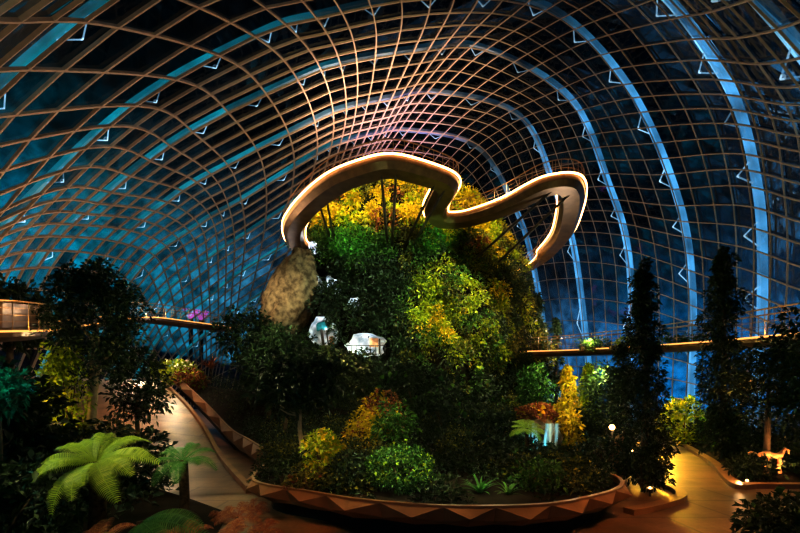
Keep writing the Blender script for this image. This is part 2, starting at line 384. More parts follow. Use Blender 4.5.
# right hand path edge: kerb and bed
kr = zpath([(13.9, 20.6, 0), (13.4, 19.4, 0), (11.3, 15.4, 0), (9.6, 12.2, 0), (7.75, 9.25, 0), (8.2, 9.1, 0), (10.8, 9.05, 0), (14, 8.9, 0)], 50)
tag(ribbon_box('trim_path_kerb', kr, .22, .13, M['planter'], None, -.02), 'low brown kerb edging the bed by the yellow lit path', 'kerb', None, 'structure')
soil('ground_bed_side', [(13.95, 20.6, .1), (11.4, 15.4, .1), (9.7, 12.2, .1), (7.95, 9.3, .1), (10.8, 9.2, .1), (14, 9.0, .1), (17, 14, .1), (19, 20, .1), (20, 27, .1), (15, 24, .1)], 'dark soil of the bed beside the dome glass', .3)
soil('ground_bed_fern', [(-3.2, 4.6, .03), (-2.6, 5.6, .03), (-3.0, 7.0, .03), (-4.2, 8.0, .03), (-5.8, 9.2, .03), (-8.5, 12, .03), (-12, 15, .05), (-16, 17, .05), (-18, 12, .05), (-13, 7, .05), (-9, 4, .03)], 'dark soil of the bed under the tree ferns', .25)
tag(ribbon_box('trim_bed_kerb', zpath([(4.0, 7.0, 0), (4.7, 7.35, 0), (5.6, 8.0, 0), (6.0, 8.7, 0), (6.2, 9.8, 0), (7.2, 12, 0), (9.5, 15.4, 0)], 40), .2, .12, M['planter'], None, -.02), 'low kerb around the dark conifer bed', 'kerb', None, 'structure')

# ------------------------------------------------------------------ foliage tools
def leaf_mesh(name, C, D, size, aspect=.42, fold=.25, droop=.25):
    C = np.asarray(C, float); D = np.asarray(D, float); n = len(C); size = np.broadcast_to(np.asarray(size, float), (n,))
    D = D / (np.linalg.norm(D, axis=1, keepdims=True) + 1e-9)
    rv = RNG.normal(size=(n, 3)); side = np.cross(D, rv); side /= (np.linalg.norm(side, axis=1, keepdims=True) + 1e-9)
    nr = np.cross(side, D); nr[nr[:, 2] < 0] *= -1
    s = size[:, None]
    mid = C + D * s * .5
    tip = C + D * s; tip[:, 2] -= droop * size
    a = mid + side * s * aspect * .5 + nr * s * fold * .3; b = mid - side * s * aspect * .5 + nr * s * fold * .3
    V = np.stack([C, a, tip, b], 1).reshape(-1, 3)
    me = bpy.data.meshes.new(name); me.vertices.add(4 * n); me.vertices.foreach_set('co', V.ravel())
    idx = np.arange(n) * 4
    Fc = np.stack([idx, idx + 1, idx + 2, idx, idx + 2, idx + 3], 1).ravel()
    me.loops.add(6 * n); me.loops.foreach_set('vertex_index', Fc.astype(np.int32))
    me.polygons.add(2 * n); me.polygons.foreach_set('loop_start', np.arange(2 * n, dtype=np.int32) * 3)
    me.update(calc_edges=True); me.validate(); return me
def rand_dirs(n):
    d = RNG.normal(size=(n, 3)); return d / np.linalg.norm(d, axis=1, keepdims=True)
def clumps(centers, r, per, size, up=.35, outward=None):
    C, D, Z = [], [], []
    for i, c in enumerate(centers):
        d = rand_dirs(per); d[:, 2] += up
        if outward is not None: d = d * .8 + np.asarray(outward[i]) * .7
        d /= np.linalg.norm(d, axis=1, keepdims=True)
        rad = r[i] if hasattr(r, '__len__') else r
        q = RNG.uniform(.35, 1, (per, 1)) ** .6
        C.append(np.asarray(c) + d * rad * q); D.append(d + RNG.normal(size=(per, 3)) * .45); Z.append(RNG.uniform(.6, 1.25, per) * size)
    return np.concatenate(C), np.concatenate(D), np.concatenate(Z)
def ellipsoid_clumps(n, rad, hollow=.45):
    d = rand_dirs(n); q = RNG.uniform(hollow, 1, (n, 1)) ** .5
    return d * q * np.asarray(rad)

def tree(name, label, cat, base, trunk_h, trunk_r, crown_z, rad, nclump, clump_r, per, lsize, mat, bark='bark', group=None, lean=(0, 0), stems=1):
    root = empty(name, base, label, cat, group)
    top = Vector((lean[0], lean[1], trunk_h))
    for k in range(stems):
        j = Vector((random.uniform(-.1, .1), random.uniform(-.1, .1), 0)) * (k > 0) * 2.5
        pts = [Vector((0, 0, -.05)) + j, top * .35 + Vector((random.uniform(-.06, .06), 0, 0)) + j, top * .7 + Vector((0, random.uniform(-.06, .06), 0)) + j * 1.5, top + j * 2]
        mb = MB().tube(pts, [trunk_r * 1.25, trunk_r, trunk_r * .85, trunk_r * .5], 8)
        tr = mb.build('trunk' if stems == 1 else 'stem', M[bark], root, smooth=True)
        for q in range(4):
            a = random.uniform(0, 6.28); z0 = trunk_h * random.uniform(.55, .98)
            p0 = top * (z0 / trunk_h) + j; p1 = p0 + Vector((math.cos(a) * rad[0] * .6, math.sin(a) * rad[1] * .6, rad[2] * .35))
            MB().tube([p0, p0.lerp(p1, .5) + Vector((0, 0, -.05)), p1], [trunk_r * .4, trunk_r * .28, trunk_r * .12], 5).build('branch', M[bark], tr)
    cc = ellipsoid_clumps(nclump, rad) * RNG.uniform(.72, 1.22, (nclump, 1)) + np.array([lean[0], lean[1], crown_z])
    C, D, Z = clumps(cc, clump_r, per, lsize)
    link('crown', leaf_mesh('crown', C, D, Z), mat, root)
    return root
def bush(name, label, cat, base, rad, nclump, clump_r, per, lsize, mat, group=None, accent=None):
    root = empty(name, base, label, cat, group)
    for k in range(3):
        a = k * 2.1; MB().tube([(0, 0, -.05), (math.cos(a) * rad[0] * .3, math.sin(a) * rad[1] * .3, rad[2] * .8), (math.cos(a) * rad[0] * .5, math.sin(a) * rad[1] * .5, rad[2] * 1.3)], [.03, .022, .01], 5).build('stem', M['bark'], root)
    cc = ellipsoid_clumps(nclump, rad, .6) + np.array([0, 0, rad[2] * .95]); cc[:, 2] = np.maximum(cc[:, 2], .06)
    C, D, Z = clumps(cc, clump_r, per, lsize)
    link('foliage', leaf_mesh('foliage', C, D, Z), mat, root)
    if accent:
        C, D, Z = clumps(cc[::3] * 1.05, clump_r * .9, accent[1], lsize * accent[2]); tag(link('blossom' if accent[0] is M['flower'] else 'young_foliage', leaf_mesh('accent', C, D, Z, .8), accent[0], root), None, None, None, 'stuff')
    return root
def conifer(name, label, base, h, r, mat, group=None, seed=0, n=60, per=70, taper=.55, ls=.16):
    root = empty(name, base, label, 'tree', group)
    MB().tube([(0, 0, -.05), (.03, 0, h * .5), (0, 0, h * .96)], [r * .16, r * .12, .015], 7).build('trunk', M['bark'], root, smooth=True)
    rs = np.random.default_rng(seed); cc = []; rad = []
    for k in range(n):
        f = (k + .5) / n; z = h * (.05 + .94 * f); R0 = r * min(1, (1 - f) ** taper * 1.1 + .05) * rs.choice([.45, .7, .9, 1.2]) * rs.uniform(.85, 1.15)
        a = rs.uniform(0, 6.28); cc.append((math.cos(a) * R0 * .7, math.sin(a) * R0 * .7, z + rs.normal() * .02 * h)); rad.append(max(.07, min(R0, r * .8) * .5))
    C, D, Z = clumps(np.array(cc), rad, per, ls, up=.1)
    link('crown', leaf_mesh('crown', C, D, Z, .4), mat, root)
    return root

def frond_mesh(L=1.0, w=.22, n=30, droop=.75, rise=.5):
    V, Fc = [], []
    pts = []
    for i in range(n + 1):
        u = i / n; pts.append(Vector((L * (u - .18 * u * u), 0, L * (rise * u - droop * u * u))))
    mb = MB().tube(pts, [.010 * (1 - .8 * i / n) * max(1, L) for i in range(n + 1)], 4)
    for i in range(2, n):
        u = i / n; ln = w * (math.sin(math.pi * (u * .88 + .08)) ** .75); d = (pts[i + 1] - pts[i - 1]).normalized()
        hw = L / n * .34
        for sg in (-1, 1):
            o = (Vector((.45, sg, 0)).normalized()) * ln; dz = Vector((0, 0, -.22 * ln))
            b0, b1 = pts[i] - d * hw, pts[i] + d * hw
            mid = pts[i] + o * .55 + Vector((0, 0, .06 * ln)); tip = pts[i] + o + dz
            mb.add([b0, mid - d * hw * .85, tip, mid + d * hw * .85, b1], [(0, 1, 3, 4), (1, 2, 3)] if sg > 0 else [(0, 4, 3, 1), (1, 3, 2)])
    return mesh('frond', mb.v, mb.f)
def fern(name, label, base, trunk_h, trunk_r, L, w, nf, mat, cat='fern', rise=.5, droop=.75, a0=0, a1=6.283, group=None, seed=1, n=30, tilt=26):
    rs = random.Random(seed)
    root = empty(name, base, label, cat, group)
    if trunk_h > .05:
        t = MB().tube([(0, 0, -.05), (.02, 0, trunk_h * .5), (0, 0, trunk_h + .02)], [trunk_r * 1.2, trunk_r, trunk_r * .9], 9).build('trunk', M['fibre'], root, smooth=True)
        C = np.array([(0, 0, trunk_h)]); c, d, z = clumps(C, trunk_r * 1.3, 24, .14, .8)
    me = [frond_mesh(L * k, w, n, droop, rise * q) for k, q in ((1, 1), (.9, 1.35), (.78, 1.8))]
    for m_ in me: m_.materials.append(mat)
    for k in range(nf):
        a = a0 + (a1 - a0) * (k + rs.uniform(-.25, .25)) / nf
        o = link('frond', me[k % 3], None, root, (0, 0, trunk_h))
        o.rotation_euler = (Matrix.Rotation(R(tilt), 3, 'X') @ Euler((rs.uniform(-.25, .25), rs.uniform(-.18, .12), a)).to_matrix()).to_euler()
    return root
def spiky(name, label, base, L, nb, mat, cat='plant', group=None, seed=1, wid=.05, arch=.6, stem_h=0):
    rs = random.Random(seed); root = empty(name, base, label, cat, group)
    mb = MB()
    if stem_h: MB().tube([(0, 0, -.05), (0, 0, stem_h)], [.05, .04], 7).build('trunk', M['fibre'], root)
    blades = []
    for v in range(3):
        mb = MB(); n = 6; l = L * (1 - .14 * v); ps = []
        for i in range(n + 1):
            u = i / n; c = Vector((l * u * (.75 + .1 * v), 0, l * (u * (.75 - .1 * v) - arch * u * u * .8))); ww = wid * (1 - u) ** .6 * (1 if i else .6)
            ps += [c + Vector((0, ww, .25 * ww)), c, c + Vector((0, -ww, .25 * ww))]
        mb.add(ps, [f for i in range(n) for f in ((3 * i, 3 * i + 1, 3 * i + 4, 3 * i + 3), (3 * i + 1, 3 * i + 2, 3 * i + 5, 3 * i + 4))])
        me = mesh('blade', mb.v, mb.f); me.materials.append(mat); blades.append(me)
    for k in range(nb):
        o = link('blade', blades[k % 3], None, root, (0, 0, stem_h)); o.rotation_euler = (0, -rs.uniform(-.2, .55), 6.283 * (k * .382 + rs.uniform(-.04, .04)))
    return root

# ------------------------------------------------------------------ the planted mountain
MCX, MCY = 0.0, 38.0
PROF = [(-1, 12.3), (2, 12.2), (6.6, 12.0), (11.2, 11.3), (15.9, 9.7), (18.6, 8.1), (20.2, 6.4), (21.3, 4.3), (22.0, 2.2), (22.4, .05)]   # height, half width
def mrad(z):
    for (z0, r0), (z1, r1) in zip(PROF, PROF[1:]):
        if z <= z1: return r0 + (r1 - r0) * (z - z0) / (z1 - z0)
    return .05
ZTOP = 22.35
def lump(a, z): return 1 + .045 * math.sin(3 * a + z * .35) + .035 * math.sin(7 * a - z * .6 + 1) + .03 * math.sin(13 * a + z * 1.1)
def msurf(a, z, off=0.0):
    r = mrad(z) * lump(a, z) * .93 + off
    return Vector((MCX + .15 + r * math.cos(a), MCY + r * .82 * math.sin(a), z))
def mnorm(a, z):
    e = .05; u = msurf(a + e, z) - msurf(a - e, z); v = msurf(a, min(z + e, ZTOP)) - msurf(a, z - e)
    return u.cross(v).normalized()
def m_front(px, py):   # the point of the mountain seen at px, py
    best = None
    for k in range(1, 240):
        z = -.5 + 22.8 * k / 240; Y = 38.0
        for it in range(4):
            x = (px - 400) * Y / F; r = mrad(z) * .93
            if abs(x) >= r: Y = None; break
            a = -math.acos(max(-1, min(1, (x - .15) / (r * lump(-1.57, z))))); Y = msurf(a, z).y
        if Y is None: continue
        p = msurf(a, z); yy = HOR - F * (p.z - EYE) / p.y
        if best is None or abs(yy - py) < best[0]: best = (abs(yy - py), a, z)
    return best[1], best[2]
HOLES = [(323, 333, 14, 17, 8), (366, 345, 20, 12, 0), (333, 286, 6, 11, 28), (355, 304, 7, 7, 0), (314, 248, 8, 5, -50), (317, 285, 5, 9, 10)]
def proj(p): return 400 + F * p.x / p.y, HOR - F * (p.z - EYE) / p.y
def core_pt(a, z):   # the rock is hollowed out behind each cave mouth
    p = msurf(a, z)
    if math.sin(a) < .2:
        px, py = proj(p)
        for hx, hy, hw, hh, _ in HOLES:
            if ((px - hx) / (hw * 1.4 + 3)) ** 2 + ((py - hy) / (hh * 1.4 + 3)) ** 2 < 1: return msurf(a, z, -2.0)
    return p
mroot = empty('planted_mountain', (MCX, MCY, 0), 'steep tower of rock clad in green and yellow plants', 'mountain')
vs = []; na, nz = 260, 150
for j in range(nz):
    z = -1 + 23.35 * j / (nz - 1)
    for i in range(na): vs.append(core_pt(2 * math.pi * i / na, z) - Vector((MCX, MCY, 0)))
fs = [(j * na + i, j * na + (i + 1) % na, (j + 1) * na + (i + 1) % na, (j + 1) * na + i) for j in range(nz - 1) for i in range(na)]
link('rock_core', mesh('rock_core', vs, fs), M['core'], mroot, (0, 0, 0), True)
from mathutils import noise as mnoise
mn_ = lambda q: mnoise.fractal(q, .6, 2.1, 4)
# bare rock bulge on the left shoulder
def rock_blob(c, rad, rot, seed, mat=M['rock'], nu=36, nv=22, bump=.10):
    rs = random.Random(seed); ph = [rs.uniform(0, 6) for _ in range(9)]; vs = []
    for j in range(nv + 1):
        th = math.pi * j / nv
        for i in range(nu):
            f = 2 * math.pi * i / nu
            q = 1 + bump * (math.sin(3 * f + ph[0] + 2 * th) + .6 * math.sin(5 * th + ph[1] - 2 * f) + .45 * math.sin(9 * f + 7 * th + ph[2]) + .3 * math.sin(17 * f - 11 * th + ph[3]))
            vs.append(Vector((rad[0] * math.sin(th) * math.cos(f) * q, rad[1] * math.sin(th) * math.sin(f) * q, rad[2] * math.cos(th) * q)))
    fs = [(j * nu + i, j * nu + (i + 1) % nu, (j + 1) * nu + (i + 1) % nu, (j + 1) * nu + i) for j in range(nv) for i in range(nu)]
    mt = Euler(rot).to_matrix()
    return [Vector(c) + mt @ v for v in vs], fs
rc = at(291, 297, 31.2) - Vector((MCX, MCY, 0))
v, f = rock_blob(rc, (1.85, 1.5, 3.7), (0, R(20), 0), 4, nu=60, nv=40, bump=.045)
v = [Vector((rc.x + (q.x - rc.x) * (1.05 - .16 * (q.z - rc.z) / 3.7), q.y, q.z)) + Vector((.16 * mn_(q * 1.4), .2 * mn_(q * 1.1 + Vector((5, 0, 0))), .1 * mn_(q * 1.6))) for q in v]
tag(link('rock_face', mesh('rock_face', v, f), M['rock'], mroot, (0, 0, 0), True), 'bare tan rock bulge')
# lit recesses (white walled caves) with their own lamps
hole_pts = []
for hi, (px, py, hw, hh, tl) in enumerate(HOLES):
    a, z = m_front(px, py); n = mnorm(a, z); n = Vector((n.x * .25, n.y - .6, 0)).normalized()
    p = msurf(a, z, 1.35); Y = p.y; c = at(px, py, Y); w, h = hw * Y / F, hh * Y / F
    u = Vector((0, 0, 1)).cross(n).normalized(); vv = n.cross(u); ca, sa = math.cos(R(tl)), math.sin(R(tl))
    u, vv = u * ca + vv * sa, vv * ca - u * sa
    rings = []; rs = random.Random(hi)
    wob = [1 + rs.uniform(-.14, .14) for _ in range(20)]
    for k in range(6):
        t = k / 5; sc = math.cos(t * 1.45); dp = -math.sin(t * 1.45) * 1.1
        rings.append([c + u * math.cos(6.283 * i / 20) * w * sc * wob[i] + vv * math.sin(6.283 * i / 20) * h * sc * wob[i] + n * dp for i in range(20)])
    off = Vector((MCX, MCY, 0)); mb = MB().sweep([[q - off for q in r_] for r_ in rings], True, False)
    mb.f.append(tuple(len(mb.v) - 20 + i for i in range(20)))
    cave = mb.build('cave_opening', M['white'], mroot, smooth=True); tag(cave, 'white lit hollow in the plants')
    hole_pts.append((px, py, hw, hh))
    ld = bpy.data.lights.new('cave_lamp', 'POINT'); ld.energy = 10 * w * h + 6; ld.color = (.86, .92, 1.0); ld.shadow_soft_size = .1
    lo = bpy.data.objects.new('cave_lamp', ld); COL.objects.link(lo); lo.location = c - n * .15 + Vector((0, 0, h * .35))
    def fit(nm, x0, x1, y0, y1, d, mat): # a small fitting standing inside the hollow
        q = [c + u * w * x + vv * h * y - n * d - off for x, y in ((x0, y0), (x1, y0), (x1, y1), (x0, y1))]; q += [a_ - n * .06 for a_ in q]
        MB().add(q, [(0, 1, 2, 3), (7, 6, 5, 4), (0, 4, 5, 1), (1, 5, 6, 2), (2, 6, 7, 3), (3, 7, 4, 0)]).build(nm, mat, cave)
    if hi == 0:
        fit('teal_panel', -.55, .25, .25, .75, .5, M['pool']); fit('column', -.28, -.08, -.8, .3, .35, M['darksteel']); fit('column', .12, .22, -.8, .25, .4, M['darksteel']); fit('orange_panel', .3, .6, -.75, -.2, .4, M['wood'])
    if hi == 1:
        fit('orange_panel', .15, .6, -.1, .65, .45, M['wood']); fit('column', .62, .7, -.7, .6, .3, M['darksteel'])
        mb = MB()
        for k in range(9):
            q = c + u * w * (-.95 + .2375 * k) + n * .05 - off; mb.tube([q - vv * h * .85, q - vv * h * .05], .022, 4)
        mb.tube([c - u * w - vv * h * .05 + n * .05 - off, c + u * w - vv * h * .05 + n * .05 - off], .03, 5)
        mb.build('balcony_rail', M['darksteel'], cave)
def blocked(px, py, m=0):
    if ((px - 291) * .97 + (py - 297) * .22) ** 2 / 26 ** 2 + ((py - 297) - .22 * (px - 291)) ** 2 / 52 ** 2 < 1 and px < 318: return True
    return any(((px - a) / (w + m)) ** 2 + ((py - b) / (h + m)) ** 2 < 1 for a, b, w, h in hole_pts)
# wall leaf colours by view position: plant tones with lit and dark areas painted in
from mathutils import noise as mnoise
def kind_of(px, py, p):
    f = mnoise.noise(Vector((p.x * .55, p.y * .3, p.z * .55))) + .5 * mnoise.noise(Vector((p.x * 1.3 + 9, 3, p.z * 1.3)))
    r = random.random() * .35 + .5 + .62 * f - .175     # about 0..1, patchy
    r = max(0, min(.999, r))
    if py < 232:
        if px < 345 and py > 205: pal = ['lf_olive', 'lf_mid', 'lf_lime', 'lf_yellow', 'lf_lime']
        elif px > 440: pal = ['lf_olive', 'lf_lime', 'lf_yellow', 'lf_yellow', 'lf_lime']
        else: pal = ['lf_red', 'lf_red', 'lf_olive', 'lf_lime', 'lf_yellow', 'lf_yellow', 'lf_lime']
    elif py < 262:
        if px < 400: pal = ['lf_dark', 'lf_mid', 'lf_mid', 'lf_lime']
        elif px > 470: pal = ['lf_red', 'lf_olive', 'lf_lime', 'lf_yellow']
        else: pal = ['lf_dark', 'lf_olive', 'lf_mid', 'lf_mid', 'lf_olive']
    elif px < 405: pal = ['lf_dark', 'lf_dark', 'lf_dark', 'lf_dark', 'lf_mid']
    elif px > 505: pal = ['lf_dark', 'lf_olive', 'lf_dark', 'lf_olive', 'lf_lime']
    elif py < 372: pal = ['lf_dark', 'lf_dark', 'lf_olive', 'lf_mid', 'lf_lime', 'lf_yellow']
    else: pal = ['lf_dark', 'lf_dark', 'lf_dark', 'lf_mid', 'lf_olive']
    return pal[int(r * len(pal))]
BUCK = {k: ([], [], []) for k in ('lf_dark', 'lf_mid', 'lf_lime', 'lf_yellow', 'lf_olive', 'lf_red')}
cnt = 0
while cnt < 2600:
    a = random.uniform(-math.pi * 1.08, math.pi * .08); z = random.uniform(.2, ZTOP)
    if random.random() > (mrad(z) + 2) / 14: continue
    p = msurf(a, z, random.uniform(.0, 1.15)); px, py = proj(p)
    if blocked(px, py) and math.sin(a) < .2: continue
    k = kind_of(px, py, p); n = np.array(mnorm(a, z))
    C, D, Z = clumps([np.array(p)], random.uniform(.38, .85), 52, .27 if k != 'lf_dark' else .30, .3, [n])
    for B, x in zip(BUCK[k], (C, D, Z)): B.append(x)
    cnt += 1
WN = {'lf_dark': 'dark_foliage', 'lf_mid': 'green_foliage', 'lf_lime': 'lime_foliage', 'lf_yellow': 'yellow_foliage', 'lf_olive': 'olive_foliage', 'lf_red': 'bronze_foliage'}
WL = {'lf_dark': 'dark green leaves covering the lower mountain wall', 'lf_mid': 'mid green leaves covering the mountain wall', 'lf_lime': 'lime green leaves scattered over the mountain wall',
      'lf_yellow': 'yellow leaves massed around the mountain top', 'lf_olive': 'olive brown leaves on the mountain side', 'lf_red': 'bronze red leaves near the mountain top'}
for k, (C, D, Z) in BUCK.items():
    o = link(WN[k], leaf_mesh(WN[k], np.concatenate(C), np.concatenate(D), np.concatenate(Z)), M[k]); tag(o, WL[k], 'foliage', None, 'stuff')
# single plants that stand out on the wall: one prototype per kind, then copies
def wall_plant_protos(mat, size):
    out = []
    for v in range(2):
        C, D, Z = clumps(np.array([(0, 0, 0), (.28, -.1, .15), (-.28, -.1, .08), (.08, -.22, -.22), (0, -.2, .28)]) * size, .5 * size, 64, .27 * size, .3)
        me = leaf_mesh('leaf_mass', C, D, Z); me.materials.append(mat); out.append(me)
    return out
SETS = [  # name, label, group, leaf, size, where
 ('mountain_shrub', 'bright lime shrub lit on the mountain flank', 'lime shrubs on the mountain flank', 'lf_lime', 1.0,
  [(432, 293), (445, 308), (428, 312), (462, 306), (474, 330), (452, 322), (440, 342), (486, 308), (466, 345), (434, 330), (418, 290), (455, 285), (495, 330), (422, 345), (447, 358), (482, 350)]),
 ('bromeliad', 'yellow leafed clump growing near the mountain top', 'yellow clumps near the mountain top', 'lf_yellow', 1.0,
  [(352, 188), (372, 182), (360, 205), (345, 215), (385, 200), (405, 190), (420, 200), (375, 220), (332, 225), (468, 222), (478, 236), (486, 250), (494, 262), (462, 205), (410, 220), (440, 238)]),
 ('leafy_clump', 'green leafy clump glowing below the mountain top', 'green clumps below the mountain top', 'lf_mid', 1.1,
  [(345, 240), (357, 247), (340, 255), (365, 257), (432, 243), (445, 252), (425, 255), (352, 262), (452, 240)]),
 ('hanging_shrub', 'dark green shrub hanging from the shaded mountain face', 'dark shrubs on the mountain face', 'lf_dark', 1.3,
  [(370, 275), (385, 290), (350, 275), (395, 315), (380, 320), (340, 305), (400, 350), (392, 372), (345, 372), (420, 385), (455, 390), (490, 385), (510, 365), (520, 390), (370, 395), (330, 360)])]
for nm, lab, grp, mk, sz, spots in SETS:
    pro = wall_plant_protos(M[mk], sz)
    for i, (px, py) in enumerate(spots):
        a, z = m_front(px, py); p = msurf(a, z, .75)
        o = bpy.data.objects.new(nm, pro[i % 2]); COL.objects.link(o); o.location = p
        o.rotation_euler = (0, 0, a + math.pi / 2 + random.uniform(-.4, .4)); o.scale = (random.uniform(.8, 1.2),) * 3
        tag(o, lab, 'shrub', grp)

# ------------------------------------------------------------------ walkways
def walkway(name, label, P, width, n, led, deck_t=.30, rail_h=1.1, leds=(1, 1), cat='walkway', rail=True, corner=False, fascia=.42, up=True):
    P = [Vector(p) for p in P]; pts = [cr(P, (len(P) - 1) * k / n) for k in range(n + 1)]
    o0 = pts[0].copy(); root = empty(name, (o0.x, o0.y, o0.z), label, cat)
    sid = []
    for i in range(n + 1):
        d = pts[min(i + 1, n)] - pts[max(i - 1, 0)]; d.z = 0; d.normalize(); sid.append(Vector((d.y, -d.x, 0)))
    U = Vector((0, 0, 1)); h = width / 2
    rings = []
    for p, s in zip(pts, sid):
        q = p - o0
        rings.append([q + s * h, q - s * h, q - s * (h - .02) - U * fascia * .6, q - s * h * .62 - U * (fascia * .6 + deck_t), q + s * h * .62 - U * (fascia * .6 + deck_t), q + s * (h - .02) - U * fascia * .6])
    MB().sweep(rings).build('deck', M['bronze'], root, smooth=False)
    for sg, on in zip((1, -1), leds):
        if on:
            rg = []
            for p, s in zip(pts, sid):
                q = p - o0 + s * sg * (h + .02); rg.append([q + U * -.02 + s * sg * .05, q + U * -.02 + s * sg * .12, q + U * .05 + s * sg * .12, q + U * .05 + s * sg * .05])
            MB().sweep(rg).build('glow_strip', led, root)
        if rail:
            MB().tube([p - o0 + s * sg * (h - .02) + U * rail_h for p, s in zip(pts, sid)], .035, 5).build('handrail', M['rail'], root)
            mb = MB()
            for i in range(0, n + 1, 2):
                q = pts[i] - o0 + sid[i] * sg * (h - .02); mb.tube([q, q + U * rail_h], .018, 4)
            for hh in (.35, .6, .85): mb.tube([p - o0 + s * sg * (h - .02) + U * hh for p, s in zip(pts, sid)], .010, 4)
            mb.build('balustrade', M['rail'], root)
    return root, pts, sid
ZR = 12.75
def lv(px, py, inset=0): Y = ZR * F / (HOR - py); return Vector(((px - 400) * Y / F, Y, ZR + EYE))
edge = [lv(300, 250), lv(287, 241), lv(283.5, 224), lv(292, 207.5), lv(309, 189), lv(332, 172), lv(363, 160), lv(390, 155), lv(417, 160), lv(444, 169), lv(456, 176), lv(458.5, 183)]
W = 1.5
def inset(P, d):
    out = []
    for i, p in enumerate(P):
        t = P[min(i + 1, len(P) - 1)] - P[max(i - 1, 0)]; t.z = 0; t.normalize(); out.append(p + Vector((-t.y, t.x, 0)) * d)
    return out
# left loop runs clockwise seen from above with its outer lit edge towards the viewer, then hairpins at the mountain and swings out again
loop1 = inset(edge, W / 2)
back = [Vector((2.6, 24.6, ZR + EYE)), Vector((2.35, 26.2, ZR + EYE)), Vector((2.6, 27.6, ZR + EYE)), Vector((3.6, 28.0, ZR + EYE))]
def lvz(px, py, z): Y = z * F / (HOR - py); return Vector(((px - 400) * Y / F, Y, z + EYE))
edge2 = [lv(467, 211), lv(501, 199), lv(535, 181), lv(555, 175), lv(572, 174), lv(582, 179), lv(585, 190), lv(582, 208), lv(573, 231), lv(556, 250), lvz(535, 264, 12.1), lvz(509, 280, 10.7), lvz(490, 290, 10.2)]
loop2 = inset(edge2, W / 2)
cw, cpts, csid = walkway('cloud_walkway', 'bronze skywalk looping around the mountain top with glowing warm light edges', loop1 + back + loop2, W, 150, M['led'], fascia=.45, rail_h=.85)
def strut_pair(name, label, px1, py1, px2, py2, r=.085, Yd=None):
    p = min(cpts, key=lambda q: (proj(q)[0] - px1) ** 2 + (proj(q)[1] + 6 - py1) ** 2) - Vector((0, 0, .5))
    a, z = m_front(px2, py2); q = msurf(a, z, .1)
    MBm = MB().tube([Vector((0, 0, 0)), (p - q) * .5, p - q], [r, r * 1.15, r * .8], 8)
    o = MBm.build('support_strut', M['darksteel'], None, q, True); return tag(o, label, 'strut')
strut_pair('s', 'steel strut under the front of the skywalk, left one of the central pair', 382, 172, 387, 251)
strut_pair('s', 'steel strut under the front of the skywalk, right one of the central pair', 397, 172, 391, 251)
strut_pair('s', 'steel strut leaning out to the skywalk bend, steeper of the two', 437, 178, 404, 248)
strut_pair('s', 'steel strut leaning out to the skywalk bend, lower of the two', 445, 186, 411, 248)
strut_pair('s', 'short steel strut under the far left skywalk, left one of two', 314, 196, 327, 243, .07)
strut_pair('s', 'short steel strut under the far left skywalk, right one of two', 322, 190, 331, 243, .07)
strut_pair('s', 'long raking strut to the right skywalk loop, upper of two', 552, 184, 468, 264)
strut_pair('s', 'long raking strut to the right skywalk loop, lower of two', 572, 190, 486, 268)

wr, wpts, _ = walkway('tree_top_bridge', 'narrow warm lit bridge running from the mountain towards the dome wall', [at(505, 353, 35), at(545, 352, 32), at(600, 350, 27.5), at(650, 347, 24), at(725, 342, 18.5), at(800, 336, 15), at(880, 330, 13)], 1.6, 60, M['led_soft'], fascia=.3, deck_t=.18)
wl, wlp, _ = walkway('tree_top_bridge', 'wide bridge with a glowing amber parapet among the dark trees', [at(-90, 338, 12.5), at(0, 330, 15), at(50, 326, 20), at(130, 317, 30), at(180, 322, 36), at(225, 328, 42)], 1.8, 60, M['led_soft'], fascia=.32, deck_t=.2)
# amber lit parapet panel on the near part of that bridge (part of the bridge)
pp = [at(x, 332.5 - .05 * x, Y) for x, Y in ((-90, 13.3), (-40, 14.6), (0, 16.2), (25, 18.5), (48, 21))]
o0 = wlp[0]
ribbon_box('glow_strip', [p - o0 + Vector((0, 0, -.02)) for p in pp], .1, .12, M['led'], wl)
mb = MB()
for i in range(4):
    a, b = pp[i] - o0, pp[i + 1] - o0; ha, hb = Vector((0, 0, 1.25)), Vector((0, 0, 1.25))
    mb.add([a, b, b + hb, a + ha, a + Vector((.02, .08, 0)), b + Vector((.02, .08, 0)), b + hb + Vector((.02, .08, 0)), a + ha + Vector((.02, .08, 0))], [(0, 1, 2, 3), (7, 6, 5, 4), (3, 2, 6, 7), (0, 4, 5, 1)])
mb.build('parapet_panel', M['bronze'], wl)
# hanging planters on the right bridge
for i, (px, Y, lab) in enumerate([(592, 27.6, 'trailing green plants on the bridge beside the slim conifer'), (622, 25.6, 'yellow green trailing plants on the bridge nearest the tall conifer'), (672, 22.2, 'green trailing plants on the bridge between the two conifers')]):
    c = at(px, 349, Y); cc = np.array([(random.uniform(-1.1, 1.1), random.uniform(-.1, .25), random.uniform(-.1, .35)) for _ in range(22)])
    C, D, Z = clumps(cc, .28, 30, .2); tr_ = empty('trailing_plant', c - Vector((0, .95, -.1)), lab, 'plant'); link('foliage', leaf_mesh('foliage', C, D, Z), M['lf_lime' if i == 1 else 'lf_mid'], tr_); MB().box((0, .2, -.12), (2.3, .3, .24)).build('trough', M['bronze'], tr_)

